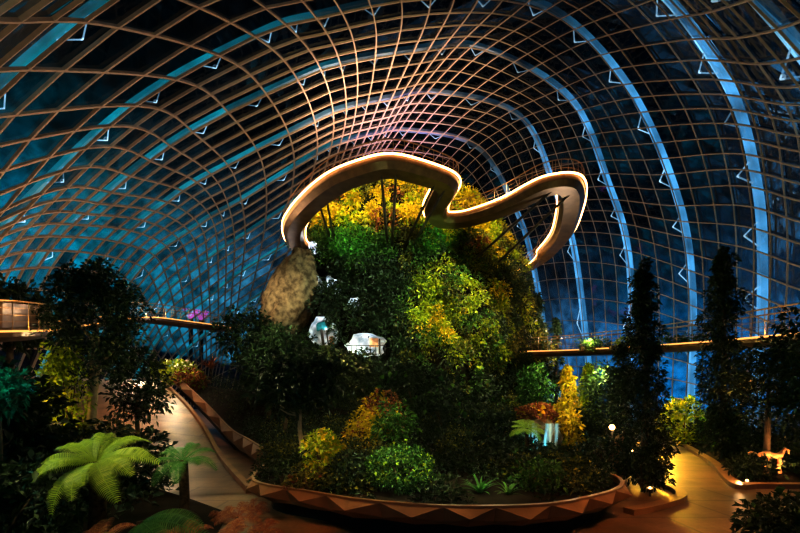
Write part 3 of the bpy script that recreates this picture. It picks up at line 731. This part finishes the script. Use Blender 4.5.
# ------------------------------------------------------------------ plants of the garden
# foreground ferns
fern('tree_fern', 'large lime green tree fern with a wide feathery crown', (-4.1, 5.4, 0), 1.15, .10, .92, .18, 17, M['fern_lime'], seed=2, n=38)
fern('tree_fern', 'dark green tree fern standing on a short trunk by the path', (-3.25, 6.0, 0), 1.08, .07, .62, .15, 9, M['fern_green'], seed=4)
fern('ground_fern', 'big dark green fern frond spreading low in the front corner', (-2.95, 4.55, .1), .5, .05, .85, .17, 5, M['fern_green'], a0=-1.4, a1=.7, seed=5, rise=.35, n=34)
fern('tree_fern', 'small umbrella shaped tree fern at the right of the bed', (2.85, 9.0, .4), .95, .045, .52, .13, 11, M['fern_lime'], rise=.25, droop=.4, seed=7)
spiky('cycad', 'bright spiky cycad behind the planter wall', (1.28, 6.4, .5), .5, 30, M['fern_green'], 'plant', None, 3, .022, .55)
spiky('cycad', 'low dark spiky plant beside the bright cycad', (1.72, 6.35, .48), .38, 22, M['lf_mid'], 'plant', None, 6, .02, .6)
fern('ground_fern', 'bronze fern under the lime tree fern', (-3.7, 4.9, .1), .12, .03, .6, .14, 8, M['lf_red'], seed=9)
fern('ground_fern', 'rust coloured fern on the brown path edge', (-2.55, 6.25, .05), .1, .03, .5, .12, 8, M['lf_red'], seed=11)
fern('ground_fern', 'reddish fern at the foot of the dark tree fern', (-2.9, 5.3, .05), .08, .03, .55, .12, 8, M['lf_red'], seed=12)
for i, (x, y) in enumerate([(-2.9, 6.6), (-2.35, 5.6), (-2.0, 5.9), (-2.6, 7.1), (-1.75, 5.35)]):
    fern('ground_fern', 'small rust coloured fern on the brown ground by the planter', (x, y, .02), .05, .02, .36, .09, 8, M['lf_red'], group='rust ferns by the planter', seed=30 + i, n=20)
fern('ground_fern', 'olive fern low beneath the lime tree fern', (-3.45, 4.45, .1), .15, .03, .5, .12, 8, M['lf_olive'], seed=13)
# clipped dome bush
bush('round_bush', 'rounded dense bright green bush behind the planter wall', 'bush', (0, 6.55, .5), (.52, .42, .37), 130, .10, 30, .065, M['lf_mid'], None, (M['lf_lime'], 8, .9))
bush('croton_shrub', 'yellow leaved shrub beside the pale tree trunk', 'shrub', (-1.42, 7.3, .5), (.28, .28, .44), 46, .14, 30, .09, M['lf_lime'], None, (M['lf_yellow'], 14, 1.1))
bush('croton_shrub', 'golden orange shrub behind the round bush', 'shrub', (-.85, 9.6, .6), (.5, .45, .55), 60, .16, 30, .10, M['lf_yellow'], None, (M['lf_red'], 10, 1.1))
bush('croton_shrub', 'red and yellow shrub rising behind the golden one', 'shrub', (-.45, 10.8, .9), (.5, .4, .7), 50, .18, 22, .15, M['lf_red'], None, (M['lf_yellow'], 10, 1.1))
bush('low_shrub', 'dark low shrub between the yellow shrub and round bush', 'shrub', (-.85, 6.9, .48), (.33, .28, .28), 34, .14, 22, .12, M['lf_dark'])
bush('low_shrub', 'small bronze shrub at the planter corner', 'shrub', (-1.55, 6.75, .45), (.32, .25, .2), 24, .12, 20, .09, M['lf_olive'], None, (M['lf_red'], 6, 1))
bush('low_shrub', 'mid green shrub right of the cycad', 'shrub', (2.35, 6.7, .45), (.4, .3, .25), 30, .13, 22, .1, M['lf_mid'])
bush('low_shrub', 'broad dark shrub in front of the waterfall', 'shrub', (3.2, 8.6, .4), (.8, .5, .26), 60, .2, 24, .16, M['lf_dark'], None, (M['lf_mid'], 3, 1))
bush('low_shrub', 'dark shrub below the mountain face', 'shrub', (1.3, 11.5, .8), (1.0, .8, .7), 60, .22, 24, .18, M['lf_dark'], None, (M['lf_mid'], 4, 1))
bush('low_shrub', 'dark shrub under the umbrella tree fern', 'shrub', (2.4, 10.2, .5), (.6, .5, .55), 44, .2, 24, .15, M['lf_dark'])
bush('low_shrub', 'tall dark leafy shrub rising at the centre of the bed', 'shrub', (.6, 13.5, 1.0), (1.3, 1.0, 1.1), 80, .28, 26, .22, M['lf_dark'], None, (M['lf_mid'], 5, 1))
bush('low_shrub', 'leafy green shrub beside the golden shrub', 'shrub', (-.1, 9.2, .6), (.4, .4, .7), 40, .17, 22, .14, M['lf_mid'])
# small trees of the bed
tree('slender_tree', 'slender tree with a pale lit trunk and dark crown', 'tree', (-2.12, 8.5, .45), 1.35, .055, 1.85, (.8, .6, .55), 70, .24, 26, .17, M['lf_dark'], 'palebark')
tree('slender_tree', 'dark leafy tree close to the rising path kerb', 'tree', (-3.8, 13.4, .5), 1.7, .07, 2.6, (1.15, 1.0, 1.15), 75, .32, 28, .2, M['lf_dark'])
tree('slender_tree', 'dark green tree with lighter leaves left of the mountain', 'tree', (-5.6, 17, 1.0), 2.1, .09, 2.7, (1.25, 1.2, 1.4), 95, .38, 30, .24, M['lf_dark'], group=None)
tree('slender_tree', 'green tree glowing faintly below the bare rock', 'tree', (-6.2, 21, 1.4), 1.6, .1, 2.4, (1.6, 1.4, 1.2), 90, .4, 28, .28, M['lf_mid'])
tree('slender_tree', 'dark round crowned tree at the end of the rising path', 'tree', (-7.4, 19.5, 1.6), 2.2, .09, 3.3, (1.2, 1.2, 1.4), 80, .36, 28, .26, M['lf_dark'])
tree('slender_tree', 'dark tree against the mountain foot under the cave', 'tree', (-3.2, 18.5, 1.2), 1.4, .09, 2.0, (1.5, 1.2, 1.2), 80, .36, 28, .26, M['lf_dark'])
spiky('dracaena', 'dark spiky dracaena silhouetted below the rock', (-7.3, 24, 2.2), 1.2, 26, M['lf_olive'], 'plant', None, 8, .05, .4, 2.4)
# left side
tree('big_tree', 'tall dense dark tree in front of the left bridge', 'tree', (-7.8, 10, 0), 3.9, .12, 4.0, (.95, .8, 1.5), 150, .25, 60, .13, M['lf_dark'], 'palebark', lean=(.2, 0))
bush('climbing_plant', 'yellow green climber wrapping the tall dark tree trunk', 'climber', (-8.0, 9.7, 1.0), (.25, .3, 1.15), 44, .2, 20, .16, M['lf_lime'])
bush('climbing_plant', 'lime green creeper at the outer left edge of the tall dark tree', 'climber', (-8.45, 9.75, 1.9), (.22, .25, .75), 36, .17, 20, .14, M['lf_lime'])
tree('big_tree', 'black silhouetted tree at the picture edge beside the amber bridge', 'tree', (-7.5, 7.2, 0), 1.6, .12, 1.35, (1.3, .8, 1.1), 120, .34, 34, .22, M['lf_dark'])
tree('big_tree', 'dark tree rising behind the amber bridge', 'tree', (-19.5, 20, 0), 5.2, .2, 6.2, (2.0, 1.6, 1.6), 80, .6, 30, .4, M['lf_dark'])
tree('small_tree', 'teal lit little tree below the amber bridge', 'tree', (-6.35, 6.35, 0), 1.7, .04, 2.15, (.35, .3, .32), 34, .15, 24, .13, M['lf_teal_lit'])
bush('low_shrub', 'dark bush filling the corner below the tree ferns', 'bush', (-5.3, 5.2, 0), (1.1, .7, .6), 80, .22, 28, .15, M['lf_dark'])
bush('low_shrub', 'dark bush between the big tree and the lime fern', 'bush', (-6.0, 8.2, 0), (1.2, .7, .8), 80, .26, 28, .17, M['lf_dark'])
bush('low_shrub', 'green bush hugging the big tree foot', 'bush', (-7.2, 9.6, 0), (1.0, .5, .7), 60, .24, 24, .17, M['lf_olive'])
tree('big_tree', 'slim dark tree between the big tree and the path', 'tree', (-8.2, 12.5, 0), 2.2, .07, 2.5, (.75, .7, 1.1), 60, .3, 26, .2, M['lf_dark'])
bush('flower_bush', 'pale flowering bush at the top of the rising path', 'bush', (-13.2, 23.5, 3.0), (1.3, .8, .6), 60, .26, 22, .22, M['lf_lime'], None, (M['flower'], 5, .8))
bush('flower_bush', 'orange toned bush beside the pale flowers', 'bush', (-11.6, 22.3, 2.6), (.8, .6, .55), 46, .24, 22, .22, M['lf_red'], None, (M['lf_lime'], 7, 1))
spiky('dracaena', 'red leaved spiky plant behind the pale flower bush', (-11.6, 24.6, 3.2), 1.3, 30, M['lf_red'], 'plant', None, 12, .07, .4, .7)
# right side
conifer('slim_conifer', 'tall slim dark conifer standing in the bed by the path', (5.5, 9.0, .1), 4.95, .52, M['lf_dark'], None, 1, 130, 95, .5, .10)
conifer('slim_conifer', 'tall dark conifer column growing beside the dome glass', (10.5, 13.0, .1), 6.8, .70, M['lf_dark'], None, 2, 140, 95, .45, .13)
conifer('slim_conifer', 'narrow dark conifer just left of the tall slim one', (5.9, 10.6, .1), 3.4, .34, M['lf_dark'], None, 3, 80, 60, .35, .10)
conifer('slim_conifer', 'distant small conifer rising behind the bridge by the mountain', (12.2, 35.5, 0), 11.6, 1.0, M['lf_dark'], None, 4, 60, 50, .6, .36)
conifer('slim_conifer', 'distant thin conifer second behind the bridge', (13.9, 35.6, 0), 9.6, .75, M['lf_dark'], None, 5, 50, 50, .6, .34)
conifer('golden_conifer', 'golden yellow conifer lit beside the waterfall', (9.0, 21.5, .3), 3.5, .75, M['lf_yellow'], None, 6, 60, 50, .8, .24)
conifer('golden_conifer', 'small yellow green conifer right of the golden one', (10.6, 22.5, .3), 3.6, .7, M['lf_lime'], None, 7, 60, 50, .6, .24)
tree('leafy_tree', 'dark leafy tree between golden conifers and slim conifer', 'tree', (11.0, 20.8, .2), 1.7, .1, 2.2, (1.1, .9, 1.4), 80, .34, 28, .24, M['lf_dark'])
tree('leafy_tree', 'mid green tree hugging the mountain edge by the waterfall', 'tree', (6.6, 19.5, .3), 1.7, .09, 2.2, (.75, .7, 1.3), 60, .32, 26, .22, M['lf_mid'])
bush('waterfall_shrub', 'yellow shrub on the right bank of the waterfall', 'shrub', (4.95, 11.7, .4), (.24, .25, .62), 46, .17, 22, .16, M['lf_yellow'])
bush('waterfall_shrub', 'orange shrub above the waterfall', 'shrub', (4.15, 12.1, 1.35), (.45, .35, .2), 40, .2, 22, .17, M['lf_red'], None, (M['lf_yellow'], 8, 1))
bush('waterfall_shrub', 'dark shrub right of the yellow waterfall shrub', 'shrub', (5.7, 12.6, .2), (.55, .5, .75), 56, .24, 24, .18, M['lf_dark'])
tree('leafy_tree', 'drooping dark green tree at the far right bed', 'tree', (9.3, 10.2, .1), 2.2, .07, 2.35, (.95, .8, .85), 80, .26, 34, .14, M['lf_dark'], lean=(.1, 0))
tree('leafy_tree', 'black leafy tree at the right picture edge under the bridge', 'tree', (10.5, 10.2, .1), 2.6, .09, 2.7, (.8, .8, 1.3), 80, .3, 28, .2, M['lf_dark'])
bush('hedge_shrub', 'bright yellow green shrub where the right path ends', 'shrub', (12.3, 17.3, .1), (.9, .7, .95), 70, .26, 24, .2, M['lf_lime'], None, (M['lf_mid'], 9, 1))
bush('hedge_shrub', 'green shrub beside the path end, behind the kerb', 'shrub', (12.9, 16.0, .1), (.7, .6, .75), 56, .24, 24, .18, M['lf_mid'])
bush('hedge_shrub', 'dark shrub along the kerb below the conifer column', 'shrub', (10.6, 12.3, .1), (.9, .5, .5), 60, .2, 24, .15, M['lf_dark'], None, (M['lf_mid'], 3, 1))
bush('hedge_shrub', 'dark shrub behind the glowing driftwood figure', 'shrub', (10.6, 11.2, .1), (.9, .5, .7), 60, .22, 24, .16, M['lf_dark'])
bush('hedge_shrub', 'low dark shrub on the near corner of the right bed', 'shrub', (8.55, 9.75, .1), (.4, .35, .25), 46, .17, 24, .12, M['lf_dark'])
bush('hedge_shrub', 'large dark bush in the near right corner of the path', 'bush', (5.2, 5.15, 0), (.6, .5, .34), 80, .2, 28, .12, M['lf_dark'], None, (M['lf_mid'], 2, 1))
bush('hedge_shrub', 'dark shrub at the foot of the slim conifer', 'shrub', (5.3, 8.75, .1), (.5, .35, .4), 44, .17, 24, .12, M['lf_dark'])
bush('hedge_shrub', 'dark shrub left of the slim conifer behind the planter end', 'shrub', (4.85, 9.6, .2), (.55, .5, .45), 44, .18, 24, .13, M['lf_dark'])
# ground cover nobody could count
from mathutils.bvhtree import BVHTree
def ground_of(o):
    bv = BVHTree.FromPolygons([v.co.copy() for v in o.data.vertices], [tuple(p.vertices) for p in o.data.polygons])
    def f(x, y):
        h = bv.ray_cast(Vector((x, y, 20)), Vector((0, 0, -1)))[0]
        return None if h is None else h.z
    return f
gz = ground_of(bpy.data.objects['ground_bed'])
pts = []
while len(pts) < 2300:
    y = 5.6 + 24 * random.random() ** 2.0; x = random.uniform(-12, 13); z = gz(x, y)
    if z is None or gz(x, y - .22) is None or (3.2 < x < 4.8 and 8.8 < y < 11.6): continue
    if random.random() > min(1, 9 / y): continue
    if y < 7.2 and random.random() > .55: continue
    if any((x - a) ** 2 + (y - b) ** 2 < .3 for a, b in ((0, 6.5), (1.28, 6.35), (1.72, 6.3), (-1.42, 7.2))): continue
    pts.append((x, y, z + random.uniform(0, .16 if y > 7.2 else .02) + .02 * max(0, y - 7)))
acc = [p for p in pts if mnoise.noise(Vector((p[0] * .9, p[1] * .5, 2))) > .12][::2]
C, D, Z = clumps(np.array([(p[0], p[1], p[2] + .08) for p in acc]), [.12 + .014 * p[1] for p in acc], 22, .10)
tag(link('undergrowth', leaf_mesh('undergrowth', C, D, Z), M['lf_olive']), 'olive green leaves dotted through the dark ground cover', 'undergrowth', None, 'stuff')
C, D, Z = clumps(np.array(pts), [.14 + .012 * p[1] for p in pts], 24, .11)
tag(link('undergrowth', leaf_mesh('undergrowth', C, D, Z), M['lf_dark']), 'dense dark ground cover filling the central bed', 'undergrowth', None, 'stuff')
pts = [(random.uniform(-13, -4), random.uniform(4.5, 16), random.uniform(0, .25)) for _ in range(500)]
pts = [p for p in pts if p[0] < -2.2 - p[1] * .28 and p[0] > -3 - p[1] * .85 and not (p[1] > 8.5 and p[0] > -1.2 - p[1] * .62)]
C, D, Z = clumps(np.array(pts), .26, 22, .16)
tag(link('undergrowth', leaf_mesh('undergrowth', C, D, Z), M['lf_dark']), 'dark ground cover beneath the tree ferns', 'undergrowth', None, 'stuff')
pts = [(9 + random.uniform(-.5, 9), random.uniform(9.6, 24), random.uniform(.1, .4)) for _ in range(600)]
pts = [p for p in pts if p[0] > 8.6 + (p[1] - 9.6) * .56]
C, D, Z = clumps(np.array(pts), .28, 20, .18)
tag(link('undergrowth', leaf_mesh('undergrowth', C, D, Z), M['lf_dark']), 'dark ground cover of the bed along the dome glass', 'undergrowth', None, 'stuff')

# ------------------------------------------------------------------ waterfall, driftwood, lamps
wf = empty('waterfall', (4.02, 11.2, .42), 'thin curtain waterfall dropping into a teal lit pool', 'waterfall')
mb = MB(); n = 14; rows = []
for j in range(8):
    z = .92 * (1 - j / 7); rows.append([Vector((-.45 + .9 * i / n, .05 * math.sin(i * 1.3) - .12 * (j / 7), z)) for i in range(n + 1)])
MB().sweep(rows, False).build('water_curtain', M['water'], wf)
v, f = rock_blob((0, .55, .42), (.72, .4, .56), (0, 0, 0), 8, bump=.07); link('rock_ledge', mesh('rock_ledge', v, f), M['rock'], wf, smooth=True)
mb = MB(); mb.add([(.7 * math.cos(.2618 * k), -.3 + .35 * math.sin(.2618 * k), .03) for k in range(24)], [tuple(range(24))]); mb.build('pool', M['pool'], wf)

dw = empty('driftwood_sculpture', (9.35, 10.1, .16), 'glowing orange driftwood figure low among the dark plants', 'sculpture'); dw.scale = (.78, .78, .68)
for nm, pts, rs_ in [('body', [(-.42, 0, .50), (-.3, .02, .66), (-.12, 0, .72), (.1, -.03, .62), (.3, 0, .66), (.46, .02, .82)], [.05, .09, .12, .13, .10, .05]),
                     ('neck', [(-.40, 0, .55), (-.52, -.02, .72), (-.64, -.02, .76), (-.76, 0, .68)], [.07, .06, .065, .02]),
                     ('tail', [(.36, 0, .72), (.5, .02, .9), (.62, .02, .84), (.6, 0, .7)], [.06, .05, .035, .015]),
                     ('leg', [(-.28, -.05, .6), (-.36, -.08, .38), (-.28, -.08, .2), (-.36, -.1, 0)], [.07, .055, .045, .05]),
                     ('leg', [(-.08, .06, .6), (-.02, .08, .36), (-.1, .08, .2), (-.06, .1, 0)], [.07, .05, .045, .05]),
                     ('leg', [(.16, -.05, .58), (.24, -.08, .38), (.16, -.08, .2), (.22, -.1, 0)], [.08, .06, .045, .05]),
                     ('leg', [(.3, .06, .6), (.4, .08, .4), (.36, .08, .18), (.42, .1, 0)], [.07, .05, .045, .05])]:
    MB().tube(pts, rs_, 7).build(nm, M['wood'], dw, smooth=True)

def bollard(px, py, Y, label, zb=0.0, head=.045):
    c = at(px, py, Y); h = c.z - zb
    r_ = empty('path_light', (c.x, c.y, zb), label, 'lamp')
    MB().tube([(0, 0, -.02), (0, 0, h - .05)], .022, 6).build('post', M['darksteel'], r_)
    MB().tube([(0, 0, h - .05), (0, 0, h + .005)], [.05, .06], 10).build('housing', M['darksteel'], r_)
    MB().tube([(0, 0, h + head * (1 - math.cos(q * math.pi / 8))) for q in range(9)], [max(.004, head * math.sin(q * math.pi / 8)) for q in range(9)], 10).build('lens', M['lamp'], r_)
    return c
L1 = bollard(612, 430, 10.2, 'tall path light glowing between the two slim conifers', .1, .07)
L2 = bollard(747, 482, 9.35, 'low path light on the kerb corner of the right bed', .1, .03)
L3 = bollard(650, 489, 8.3, 'small path light at the foot of the tall slim conifer', .02, .025)
L4 = bollard(633, 452, 9.6, 'small amber path light left of the tall slim conifer', .1, .035)
# lit stone column between the conifers
cs = empty('stone_marker', (5.35, 9.75, 0), 'orange lit upright stone beside the tall path light', 'stone')
v, f = rock_blob((0, 0, .55), (.16, .14, .62), (0, 0, 0), 21, M['wood'], 20, 14, .06); link('stone', mesh('stone', v, f), M['wood'], cs, smooth=True)

# outdoor magenta lit tree-shaped towers far beyond the glass
def supertree(x, Y, h, label):
    r_ = empty('lit_tree_tower', (x, Y, 0), label, 'tower')
    MB().tube([(0, 0, 0), (0, 0, h * .6), (0, 0, h * .9)], [1.0, .7, .8], 10).build('trunk', M['darksteel'], r_)
    mb = MB()
    for k in range(14):
        a = 6.283 * k / 14; mb.tube([(0, 0, h * .88), (math.cos(a) * .9, math.sin(a) * .9, h * .93), (math.cos(a) * 2.6, math.sin(a) * 2.6, h)], [.35, .3, .2], 4)
    mb.build('branch_canopy', glow_mag, r_)
glow_mag = glow('magenta_wash', (.75, .16, .75), .8)
supertree(-81, 155, 37, 'magenta lit tree shaped tower beyond the glass, left one of two')
supertree(-76, 153, 36, 'magenta lit tree shaped tower beyond the glass, right one of two')

# ------------------------------------------------------------------ light
def spot(loc, target, energy, color, ang=60, blend=.6, size=.15):
    l = bpy.data.lights.new('garden_spot', 'SPOT'); l.energy = energy; l.color = color; l.spot_size = R(ang); l.spot_blend = blend; l.shadow_soft_size = size
    o = bpy.data.objects.new('garden_spot', l); COL.objects.link(o); o.location = loc
    o.rotation_euler = (Vector(target) - Vector(loc)).to_track_quat('-Z', 'Y').to_euler(); return o
def point(loc, energy, color, size=.15):
    l = bpy.data.lights.new('garden_point', 'POINT'); l.energy = energy; l.color = color; l.shadow_soft_size = size
    o = bpy.data.objects.new('garden_point', l); COL.objects.link(o); o.location = loc; return o
WARM = (1.0, .62, .28); YEL = (1.0, .86, .40); WHITE = (1.0, .86, .66)
# uplights from the mountain top onto the dome
point((-2, 44, 25.5), 2200, (1.0, .66, .42), .5)
spot((-4, 46, 24), (-2, 45, 40), 19000, (1.0, .70, .58), 115, .8, .5)
spot((-2, 50, 22), (0, 54, 40), 20000, (.70, .45, 1.0), 64, .9, .5)  # added purple spot, stands in for coloured reflections in the glass
point((-13, 16, 8.5), 380, (1.0, .55, .22), .5)
point((-22, 34, 9), 2600, (1.0, .66, .38), .5)
point((13.5, 33, 7.5), 900, (1.0, .82, .62), .4)
point((15.2, 15, 3.4), 60, (1.0, .7, .25), .2)
point((-14, 48, 12), 2200, (1.0, .85, .75), .5)
spot((10, 42, 9), (22, 36, 12), 900, (1.0, .75, .55), 130, .8, .5)
# mountain planting
spot((-1.5, 24.0, 15.6), (-2.0, 33, 20), 5000, YEL, 100, .7)
spot((-6.6, 26.5, 15.6), (-4.5, 33, 18.5), 1900, YEL, 90, .7)
spot((1.2, 24.0, 15.6), (2, 33, 21), 2600, YEL, 85, .7)
spot((7.0, 26.5, 15.9), (5.5, 34, 18), 2600, YEL, 90, .7)
spot((9.5, 26, 14.0), (8.2, 35, 14), 2200, YEL, 60, .7)
spot((-4.2, 20, 9.5), (-3.6, 32, 15.6), 8000, (.35, 1.0, .30), 22, .8)
spot((2.2, 20, 9.5), (2.6, 31, 15.4), 5500, (.4, 1.0, .35), 20, .8)
spot((6.5, 23, 17.0), (4.4, 29, 8.0), 17000, (1.0, .92, .58), 56, .7)
spot((7.5, 18, 4.5), (5.2, 28, 6.8), 4000, (1.0, .85, .45), 46, .8)
spot((11, 23, 5), (10.4, 33, 10), 2600, WARM, 60, .8)
spot((-11, 24, 10), (-8.5, 31, 9.8), 2300, (1.0, .78, .5), 44, .8)
spot((3, 19, 13), (-3, 29, 9), 9000, (.8, 1.0, .75), 62, .8)
spot((-2, 14, 5), (-1.0, 27, 4), 2200, WARM, 70, .8)
# beds
spot((-.2, 7.4, 2.9), (-.8, 9.9, 1.1), 240, YEL, 62, .6)
spot((-2.0, 6.5, 1.9), (-1.6, 7.6, .9), 90, YEL, 70, .6)
spot((.6, 5.6, 2.9), (0, 6.55, .85), 520, (.9, 1.0, .6), 50, .7)
spot((1.4, 5.6, 2.3), (1.3, 6.4, .7), 220, (.95, 1.0, .5), 50, .7)
spot((2.9, 8.0, 3.2), (2.85, 9.0, 1.3), 90, (.9, 1.0, .5), 45, .7)
spot((-5.0, 4.0, 3.8), (-4.1, 5.4, 1.2), 430, (1.0, .93, .45), 46, .7)
spot((-3.0, 4.8, 3.2), (-3.25, 6.0, 1.1), 90, (.9, 1.0, .6), 46, .7)
spot((-2.2, 3.4, 2.6), (-2.7, 4.6, .6), 55, (.8, 1.0, .6), 56, .7)
spot((-8.6, 8.6, .5), (-7.95, 9.9, 2.4), 420, (1.0, .75, .18), 60, .7)
point((-6.1, 5.7, 2.5), 26, (.1, 1.0, .8))
spot((-10.2, 14.2, 6.0), (-10.8, 18.0, 1.3), 1350, (1.0, .60, .40), 62, .8)
spot((-5.2, 7.5, 4.6), (-4.4, 9.6, 0), 190, (1.0, .42, .15), 80, .9)
spot((-2.6, 4.2, 4.0), (-2.3, 6.0, 0), 170, (1.0, .40, .13), 70, .9)
point((-12.6, 22.0, 4.8), 320, (1.0, .8, .5))
spot((.4, 4.3, 3.6), (.5, 5.5, .4), 150, (1.0, .48, .15), 100, .9); spot((-1.8, 4.6, 3.0), (-2.0, 6.4, .4), 60, (1.0, .48, .15), 80, .9); spot((3.0, 4.4, 3.0), (3.0, 5.8, .4), 60, (1.0, .48, .15), 80, .9)
spot((5.0, 4.5, 4.6), (4.8, 6.6, 0), 700, (1.0, .42, .13), 84, .9)
spot((7.6, 9.4, 4.4), (8.0, 10.6, 0), 800, (1.0, .46, .14), 64, .9)
spot((12.2, 19.2, 3.2), (11.3, 16.6, .0), 2600, (1.0, .55, .05), 100, .9)
point(L2 + Vector((-.25, -.1, .08)), 8, WARM, .05)
point(L1 + Vector((0, -.2, 0)), 12, WARM, .05)
spot((9.2, 9.3, .25), (9.35, 10.1, .5), 190, (1.0, .5, .2), 80, .6)
point((4.0, 10.5, 1.0), 6, (.15, .8, 1.0), .08); point((3.5, 11.0, .7), 9, (.08, .85, 1.0), .08)
point((8.4, 19.4, 2.8), 280, (1.0, .95, .5)); point((4.9, 11.0, 1.9), 40, YEL); point((10.3, 20.6, 3.4), 240, (.9, 1.0, .3)); point((4.1, 11.4, 2.1), 22, WARM)
point((6.6, 18.2, 4.0), 120, (.8, 1.0, .5))
spot((13, 15.2, 3.6), (12.2, 17.2, 1.0), 420, (.9, 1.0, .35), 80, .7)
point((10.0, 9.0, 2.0), 14, (.6, 1.0, .5))
for x, y, z, e in ((-2.6, 9.0, 2.2, 22), (2.2, 7.2, 1.9, 14), (1.0, 9.5, 2.6, 40), (-3.0, 11.5, 3.2, 55), (-4.2, 15.5, 4.4, 110), (3.0, 13, 3.5, 60), (-.6, 6.1, 1.6, 6), (-8.9, 9.2, 3.2, 9)):  # added fill points without fixtures, lifting the dark bed plants
    point((x, y, z), e, (1.0, .92, .5) if x != -8.9 else YEL, .2)
point((-5.6, 15.5, 6.4), 200, (.75, 1.0, .45), .2); point((-4.2, 12.0, 4.6), 90, (.75, 1.0, .45), .2)
# soft moonlike fill over the beds so the dark plants still read
a_ = bpy.data.lights.new('garden_fill', 'AREA'); a_.energy = 70; a_.size = 14; a_.color = (1.0, .85, .62)
ao = bpy.data.objects.new('garden_fill', a_); COL.objects.link(ao); ao.location = (0, 4, 15); ao.rotation_euler = (R(35), 0, 0)
# bridges
point(at(20, 322, 15.0), 60, (1.0, .6, .2)); point(at(-30, 322, 13.0), 50, (1.0, .6, .2))
point(at(590, 340, 26.5), 160, (1.0, .75, .3)); point(at(770, 330, 15.0), 60, (1.0, .6, .2))
point(at(150, 312, 29), 160, (1.0, .75, .4))

# night sky with the glow of the city low over the bay
w = bpy.data.worlds.new('night_sky'); S.world = w; w.use_nodes = True; nt = w.node_tree; nt.nodes.clear()
out = nt.nodes.new('ShaderNodeOutputWorld'); bg = N(nt, 'ShaderNodeBackground', Strength=1.7)
tc = N(nt, 'ShaderNodeTexCoord'); sx = N(nt, 'ShaderNodeSeparateXYZ'); nt.links.new(tc.outputs['Generated'], sx.inputs[0])
low = ramp(nt, [(0, (.004, .012, .02)), (.02, (.9,) * 3), (.22, (.62,) * 3), (.33, (.13,) * 3), (.45, (.016,) * 3), (1, (.005,) * 3)])
az = N(nt, 'ShaderNodeMath', operation='MULTIPLY_ADD'); az.inputs[1].default_value = .2
nt.links.new(sx.outputs[0], az.inputs[0]); nt.links.new(sx.outputs[2], az.inputs[2]); nt.links.new(az.outputs[0], low.inputs[0])
mr = N(nt, 'ShaderNodeMapRange'); mr.inputs[1].default_value = -1; mr.inputs[2].default_value = 1; nt.links.new(sx.outputs[0], mr.inputs[0])
hue = ramp(nt, [(0, (.0, .10, .22)), (.22, (.0, .17, .25)), (.42, (.05, .13, .24)), (.62, (.05, .12, .19)), (.78, (.004, .16, .40)), (1, (.0, .09, .28))]); nt.links.new(mr.outputs[0], hue.inputs[0])
no = N(nt, 'ShaderNodeTexNoise', Scale=55.0, Detail=8); nt.links.new(tc.outputs['Generated'], no.inputs['Vector'])
nr = N(nt, 'ShaderNodeMapRange'); nr.inputs[1].default_value = .36; nr.inputs[2].default_value = .66; nr.inputs[3].default_value = .4; nr.inputs[4].default_value = 1.4; nt.links.new(no.outputs['Fac'], nr.inputs[0])
m1 = N(nt, 'ShaderNodeMixRGB', blend_type='MULTIPLY', Fac=1.0); nt.links.new(hue.outputs[0], m1.inputs[1]); nt.links.new(low.outputs[0], m1.inputs[2])
m2 = N(nt, 'ShaderNodeMixRGB', blend_type='MULTIPLY', Fac=1.0); nt.links.new(m1.outputs[0], m2.inputs[1]); nt.links.new(nr.outputs[0], m2.inputs[2])
nt.links.new(m2.outputs[0], bg.inputs[0]); nt.links.new(bg.outputs[0], out.inputs[0])

# ------------------------------------------------------------------ camera
cd = bpy.data.cameras.new('camera'); cd.lens = 18; cd.sensor_width = 36; cd.shift_y = (HOR - 266.5) / 800; cd.clip_end = 500
co = bpy.data.objects.new('camera', cd); COL.objects.link(co); co.location = (0, 0, EYE); co.rotation_euler = (R(90), 0, 0)
S.camera = co
S.view_settings.view_transform = 'Standard'; S.view_settings.look = 'None'
S.view_settings.exposure = .55; S.view_settings.gamma = .78
S.cycles.max_bounces = 8; S.cycles.transparent_max_bounces = 24
